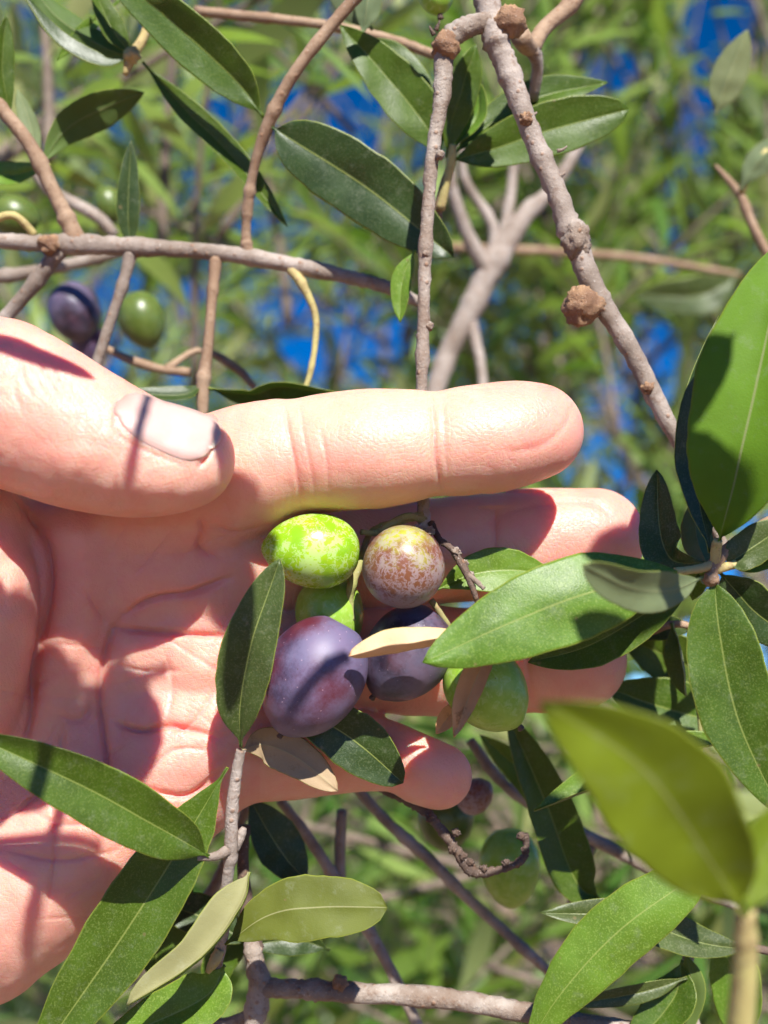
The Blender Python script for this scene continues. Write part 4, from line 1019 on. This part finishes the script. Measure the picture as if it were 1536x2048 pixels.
# fingers: each blends with the palm only, so that they stay apart
def finger(pts, k=55, fw=.95):
    global field
    sl, v_ = chain(pts, fw)
    field[sl] = np.minimum(field[sl], smin(palm[sl], v_, k))
finger([(300, 985, 25, 122), (420, 958, 60, 126), (500, 934, 90, 128), (590, 913, 112, 120), (660, 906, 122, 119), (760, 897, 130, 117), (865, 888, 130, 110), (950, 880, 128, 109), (1030, 868, 122, 102), (1075, 862, 116, 93)])
finger([(300, 1150, -20, 110), (440, 1135, -20, 115), (600, 1120, -50, 114), (760, 1108, -88, 110), (900, 1098, -100, 108), (1010, 1093, -104, 108), (1100, 1084, -104, 106), (1192, 1076, -104, 100)])
finger([(300, 1310, -30, 105), (440, 1305, -30, 112), (600, 1312, -60, 112), (760, 1320, -92, 111), (900, 1324, -104, 109), (1020, 1325, -104, 108), (1100, 1323, -100, 104), (1157, 1322, -96, 98)])
finger([(300, 1470, -20, 105), (430, 1478, -15, 116), (540, 1492, -30, 112), (650, 1497, -45, 95), (730, 1502, -45, 82), (800, 1522, -30, 70), (842, 1540, -22, 70), (877, 1553, -18, 68)], k=50)
# thumb, held in front of the palm
finger([(-420, 1250, 40, 190), (-260, 1020, 130, 180), (-150, 870, 200, 176), (-40, 800, 235, 172), (60, 830, 250, 160), (130, 862, 262, 150), (200, 890, 262, 138), (270, 912, 258, 124), (330, 918, 254, 112), (372, 918, 250, 99)], k=30, fw=.88)

def surface_nets(f):
    s = f < 0
    nx, ny, nz = f.shape
    c = np.zeros((nx - 1, ny - 1, nz - 1), dtype=np.int8)
    for dx in (0, 1):
        for dy in (0, 1):
            for dz in (0, 1): c += s[dx:nx - 1 + dx, dy:ny - 1 + dy, dz:nz - 1 + dz]
    act = (c > 0) & (c < 8)
    idx = np.full(act.shape, -1, dtype=np.int64); I, J, K = np.nonzero(act); idx[I, J, K] = np.arange(len(I))
    acc = np.zeros((len(I), 3)); cnt = np.zeros(len(I))
    cor = [(a_, b_, c_) for a_ in (0, 1) for b_ in (0, 1) for c_ in (0, 1)]
    for a_ in cor:
        for b_ in cor:
            if a_ < b_ and sum(abs(a_[i] - b_[i]) for i in range(3)) == 1:
                fa = f[I + a_[0], J + a_[1], K + a_[2]]; fb = f[I + b_[0], J + b_[1], K + b_[2]]
                mk = (fa < 0) != (fb < 0); t = np.where(mk, fa / (fa - fb + 1e-12), 0)
                for ax in range(3): acc[:, ax] += np.where(mk, a_[ax] + t * (b_[ax] - a_[ax]), 0)
                cnt += mk
    pos = acc / cnt[:, None] + np.stack([I, J, K], 1)
    quads = []
    for ax in range(3):
        o1, o2 = [(1, 2), (2, 0), (0, 1)][ax]
        a_ = [slice(1, -1)] * 3; a_[ax] = slice(0, -1)
        b_ = [slice(1, -1)] * 3; b_[ax] = slice(1, None)
        s0 = s[tuple(a_)]; s1 = s[tuple(b_)]
        ii = np.stack(np.nonzero(s0 != s1), 1); flip = s0[tuple(ii.T)]
        ii = ii + 1; ii[:, ax] -= 1
        e1 = np.zeros(3, int); e1[o1] = 1; e2 = np.zeros(3, int); e2[o2] = 1
        q = [idx[tuple((ii - e1 - e2).T)], idx[tuple((ii - e2).T)], idx[tuple(ii.T)], idx[tuple((ii - e1).T)]]
        q = np.stack(q, 1); q[~flip] = q[~flip][:, ::-1]; quads.append(q)
    return pos, np.concatenate(quads)
pos, quads = surface_nets(field)
pos = pos * STEP + np.array([gx[0], gy[0], gw[0]])
del field, palm
me0 = bpy.data.meshes.new('tmp'); me0.from_pydata(pos.tolist(), [], quads.tolist()); me0.update()
tmp = bpy.data.objects.new('tmp', me0); COL.objects.link(tmp)
sm = tmp.modifiers.new('s', 'SMOOTH'); sm.factor = .5; sm.iterations = 3
ss = tmp.modifiers.new('d', 'SUBSURF'); ss.levels = 1; ss.subdivision_type = 'CATMULL_CLARK'
bpy.context.view_layer.update()
ev = tmp.evaluated_get(bpy.context.evaluated_depsgraph_get()); me1 = bpy.data.meshes.new_from_object(ev)
bpy.data.objects.remove(tmp)
nvv = len(me1.vertices); co = np.empty(nvv * 3, np.float32); me1.vertices.foreach_get('co', co); co = co.reshape(-1, 3).astype(np.float64)
no = np.empty(nvv * 3, np.float32); me1.vertices.foreach_get('normal', no); no = no.reshape(-1, 3).astype(np.float64)
front = np.clip((no[:, 2] + .1) / .5, 0, 1)
X, Y, W = co[:, 0], co[:, 1], co[:, 2]
thumb = (Y < 1075 - 0.0 * X) & (W > 120) & (X < 480) & ((Y < 1050) & ~((X > 380) & (W < 185)))
disp = np.zeros(nvv); red = np.zeros(nvv); yellow = np.zeros(nvv)
def seg_dist(pts):
    a_ = catmull(pts, max(8, 6 * len(pts))); n_ = len(a_) - 1
    best = np.full(nvv, 1e9); par = np.zeros(nvv)
    for i in range(n_):
        p, q = a_[i], a_[i + 1]; d = q - p; L2 = (d ** 2).sum() + 1e-9
        t = np.clip(((X - p[0]) * d[0] + (Y - p[1]) * d[1]) / L2, 0, 1)
        dd_ = (X - p[0] - t * d[0]) ** 2 + (Y - p[1] - t * d[1]) ** 2
        m_ = dd_ < best; best = np.where(m_, dd_, best); par = np.where(m_, (i + t) / n_, par)
    return np.sqrt(best), par
def crease(pts, depth, wid, mask=None, rd=.35, lip=.12, taper=True):
    global disp, red
    d, u = seg_dist(pts); tp = np.clip(np.minimum(u, 1 - u) * 4.5, 0, 1) ** .8 if taper else 1.0
    g = np.exp(-(d / wid) ** 2) - lip * np.exp(-((d - wid * 2.4) / (wid * 1.6)) ** 2)
    soft = np.exp(-(d / (wid * 3.2)) ** 2)
    mk = (front if mask is None else front * mask) * tp
    disp -= depth * 1.25 * (.85 * np.exp(-(d / (wid * .6)) ** 2) + .30 * g + .25 * soft) * mk; red += rd * .9 * np.exp(-(d / (wid * 2.0)) ** 2) * mk
def mound(x, y, rx, ry, h_, ang=0, mask=None, rd=0.0):
    global disp, red
    ca, sa = math.cos(math.radians(ang)), math.sin(math.radians(ang))
    u = ((X - x) * ca + (Y - y) * sa) / rx; v_ = (-(X - x) * sa + (Y - y) * ca) / ry
    g = np.exp(-(u * u + v_ * v_)); mk = front if mask is None else front * mask
    disp += h_ * g * mk; red += rd * g * mk
th = thumb.astype(float); nth = 1 - th
# palm creases
crease([(20, 985), (70, 1040), (98, 1130), (96, 1220), (72, 1330), (60, 1450), (20, 1540)], 11, 9, nth, .4)
crease([(250, 1215), (215, 1290), (200, 1380), (205, 1460), (215, 1540), (200, 1640)], 8, 8, nth, .35)
crease([(240, 1238), (300, 1200), (380, 1185), (470, 1150)], 9, 9, nth, .3)
crease([(215, 1255), (300, 1262), (380, 1268), (480, 1272)], 9, 8, nth, .35)
crease([(220, 1440), (280, 1460), (350, 1452), (450, 1480)], 9, 8, nth, .35)
crease([(220, 1560), (300, 1580), (380, 1590), (440, 1540)], 8, 9, nth, .3)
crease([(395, 1030), (405, 1060), (398, 1095), (440, 1120)], 4.5, 8, nth, .35)
crease([(190, 1400), (160, 1440), (110, 1430)], 3.5, 9, nth, .3)
crease([(130, 1440), (110, 1540), (60, 1600), (0, 1640)], 7, 8, nth, .25)
crease([(330, 1470), (390, 1440), (430, 1380)], 3, 5, nth, .15)
crease([(300, 1540), (350, 1500), (420, 1500)], 3, 5, nth, .15)
crease([(170, 1180), (215, 1250)], 2, 7, nth, .2)
crease([(60, 1620), (130, 1650), (250, 1640), (330, 1690)], 4, 7, nth, .15)
crease([(10, 1700), (120, 1720), (240, 1700)], 3, 6, nth, .15)
crease([(100, 1560), (110, 1700), (90, 1840)], 3, 6, nth, .12)
crease([(225, 1330), (300, 1345), (370, 1340)], 3, 6, nth, .1)
crease([(330, 1300), (345, 1380), (330, 1450)], 2.5, 6, nth, .1)
rs = random.Random(5)
for _ in range(46):
    x, y = rs.uniform(-40, 460), rs.uniform(1060, 1900)
    if y > 2050 - x * .85: continue
    an = rs.choice((rs.gauss(.2, .3), rs.gauss(1.3, .35), rs.gauss(-.7, .3))); L_ = rs.uniform(25, 85); dx, dy = math.cos(an) * L_, math.sin(an) * L_
    crease([(x - dx, y - dy), (x + rs.uniform(-6, 6), y + rs.uniform(-6, 6)), (x + dx, y + dy)], rs.uniform(.7, 1.9), rs.uniform(3.5, 5.5), nth, .06)
# soft unevenness of flesh
nzl = np.array([mnoise.noise(Vector((a_ / 75, b_ / 75, c_ / 75))) + .45 * mnoise.noise(Vector((a_ / 30, b_ / 30, c_ / 30 + 9))) for a_, b_, c_ in co[::1].tolist()])
disp += nzl * 3.4 * np.clip((560 - X) / 120, .35, 1) * front
red += np.clip(nzl, -.6, .6) * .10
for (x_, wd, am, y0, y1) in ((588, 34, 4.5, 700, 1045), (872, 30, 5, 700, 1010), (985, 30, 5, 1012, 1215), (1058, 30, 5, 1216, 1450), (775, 26, 4, 1420, 1600)):
    disp -= am * np.exp(-((X - x_) / wd) ** 2) * (Y > y0) * (Y < y1) * nth * np.clip((X - 540) / 30, 0, 1)
disp += 5.0 * np.exp(-((X - 1030) / 85) ** 2) * (Y < 985) * nth + 4.0 * np.exp(-((X - 725) / 80) ** 2) * (Y < 1015) * nth
# finger mounts
mound(420, 1200, 60, 50, 8, mask=nth); mound(400, 1360, 60, 60, 12, mask=nth); mound(350, 1530, 60, 46, 8, mask=nth); mound(300, 1120, 80, 60, 6, mask=nth)
mound(160, 1640, 90, 60, 8, -30, nth); mound(110, 1800, 90, 60, 6, -30, nth); mound(300, 1340, 60, 50, -8, mask=nth)
# flexion creases of the fingers
crease([(568, 800), (576, 860), (590, 930), (604, 1020)], 3.4, 5, nth, .25)
crease([(600, 800), (606, 860), (622, 940), (632, 1015)], 1.8, 4, nth, .10)
crease([(640, 850), (655, 930), (658, 1000)], 1.6, 5, nth, .06)
crease([(862, 780), (868, 850), (872, 920), (884, 995)], 3.6, 5, nth, .25)
crease([(886, 790), (890, 880), (896, 960)], 1.6, 5, nth, .08)
crease([(470, 1060), (450, 1000), (430, 940)], 2, 7, nth, .1)
crease([(420, 1050), (470, 1066), (540, 1052)], 3, 7, nth, .15)
crease([(988, 1000), (992, 1080), (985, 1160)], 3, 6, nth, .2)
crease([(1060, 1238), (1056, 1320), (1062, 1410)], 3, 6, nth, .15)
crease([(770, 1440), (778, 1500), (770, 1560)], 3, 6, nth, .15)
crease([(1150, 800), (1130, 850), (1080, 890), (1000, 905)], 1.8, 12, nth, -.02)
crease([(930, 1060), (1040, 1015), (1180, 1005), (1240, 1050)], 2.4, 12, nth, 0)
mound(1010, 860, 90, 62, 5, mask=nth); mound(730, 900, 90, 80, 5, mask=nth); mound(1120, 1060, 80, 60, 3, mask=nth)
# thumb joint wrinkles and nail bed
for (x0, y0, x1, y1) in ((60, 720, 100, 800), (80, 715, 125, 800), (105, 730, 150, 810), (40, 720, 70, 800), (130, 745, 175, 815), (30, 740, 45, 830)):
    crease([(x0, y0), ((x0 + x1) / 2 - 6, (y0 + y1) / 2), (x1, y1)], 1.8, 5, th, .05)
crease([(242, 790), (230, 830), (240, 872), (300, 905), (385, 938)], 1.6, 6, th, .10)
crease([(395, 940), (420, 905), (440, 850)], 5, 6, th, .10)
mound(150, 930, 110, 60, 5, 10, th); mound(340, 975, 70, 40, 5, 0, th)
# colour zones of the skin
fx = np.clip((X - 900) / 260, 0, 1)
red += .26 * fx * front * (Y < 1140) + .16 * fx * (Y >= 1140)
red += .30 * np.exp(-(((X - 1105) / 26) ** 2 + ((Y - 776) / 15) ** 2))
red += .16 * np.exp(-(((X - 660) / 70) ** 2 + ((Y - 910) / 60) ** 2)) * nth
red += .10 * th + .14 * (1 - th) * (X < 520) * np.clip((Y - 1040) / 160, 0, 1)  # palm part paints the warm tint of its shade into the colour
red += .14 * (Y > 1420) * (X > 500)
yellow += np.clip((Y - 930) / 70, 0, 1) * np.clip((X - 560) / 80, 0, 1) * np.clip((960 - X) / 160, 0, 1) * (Y < 1045) * (W > 20)
yellow += .45 * np.exp(-(((X - 740) / 230) ** 2 + ((Y - 830) / 60) ** 2)) * nth
co += no * disp[:, None]
# into the world
dd = D - co[:, 2] * U; kk = U * dd / D
cc = np.stack([(co[:, 0] - 768) * kk, (1024 - co[:, 1]) * kk, -dd], 1)
Mn = np.array(CM)
wc = cc @ Mn[:3, :3].T + Mn[:3, 3]
origin = np.array(P(200, 1400, 0))
me1.vertices.foreach_set('co', (wc - origin).astype(np.float32).ravel())
for nm, arr in (('red', red), ('yellow', yellow)):
    at_ = me1.attributes.new(nm, 'FLOAT', 'POINT'); at_.data.foreach_set('value', np.clip(arr, 0, .8).astype(np.float32))
me1.materials.clear(); me1.materials.append(M_skin)
me1.polygons.foreach_set('use_smooth', [True] * len(me1.polygons)); me1.name = 'hand'; me1.update()
# make sure faces point outwards
hand = bpy.data.objects.new('hand', me1); COL.objects.link(hand); hand.location = origin
PW['hand'] = Vector(origin)
tag(hand, 'bare left hand with open palm and pressed thumb cradling the olive cluster', 'hand')
bvh = BVHTree.FromPolygons([tuple(v_) for v_ in wc.tolist()], [tuple(p.vertices) for p in me1.polygons])
# nail plate of the thumb
V, F, UV = [], [], []; nu, nv = 26, 18
Atop = catmull([(250, 772), (330, 792), (404, 814), (452, 842)], nu); Abot = catmull([(236, 858), (290, 890), (340, 915), (388, 936)], nu)
ok = True
for i in range(nu):
    u = i / (nu - 1)
    for j in range(nv):
        v_ = j / (nv - 1)
        bow_ = math.sin(math.pi * v_)
        sq = .5 + (v_ - .5) * (1 - .42 * abs(2 * u - 1) ** 5)
        x, y = (Atop[i] * (1 - sq) + Abot[i] * sq)
        x += (-16 if u < .5 else 15) * bow_ * abs(2 * u - 1) ** 1.5
        ray = (P(x, y, 0) - CAMP).normalized(); h_ = bvh.ray_cast(CAMP, ray)
        while h_[0] is None or abs(h_[1].normalized().dot(ray)) < .12:
            x -= 1.0; y += 3.0; ray = (P(x, y, 0) - CAMP).normalized(); h_ = bvh.ray_cast(CAMP, ray)
        nrm = h_[1]; nrm = nrm if nrm.dot(ray) < 0 else -nrm
        e = min(1, min(u * 8, v_ * 6, (1 - v_) * 6)); e = math.sin(e * math.pi / 2)
        V.append(h_[0] + nrm * U * (-2.6 + 5.0 * max(0, e) + (2.0 * (u - .85) / .15 if u > .85 else 0))); UV.append((u, v_))
for i in range(nu - 1):
    for j in range(nv - 1):
        a_ = i * nv + j; F.append((a_, a_ + 1, a_ + nv + 1, a_ + nv))
nail = mesh_obj('nail', V, F, M_nail, hand, origin=V[0], uv=UV)
sd = nail.modifiers.new('thick', 'SOLIDIFY'); sd.thickness = 2.5 * U; sd.offset = 0
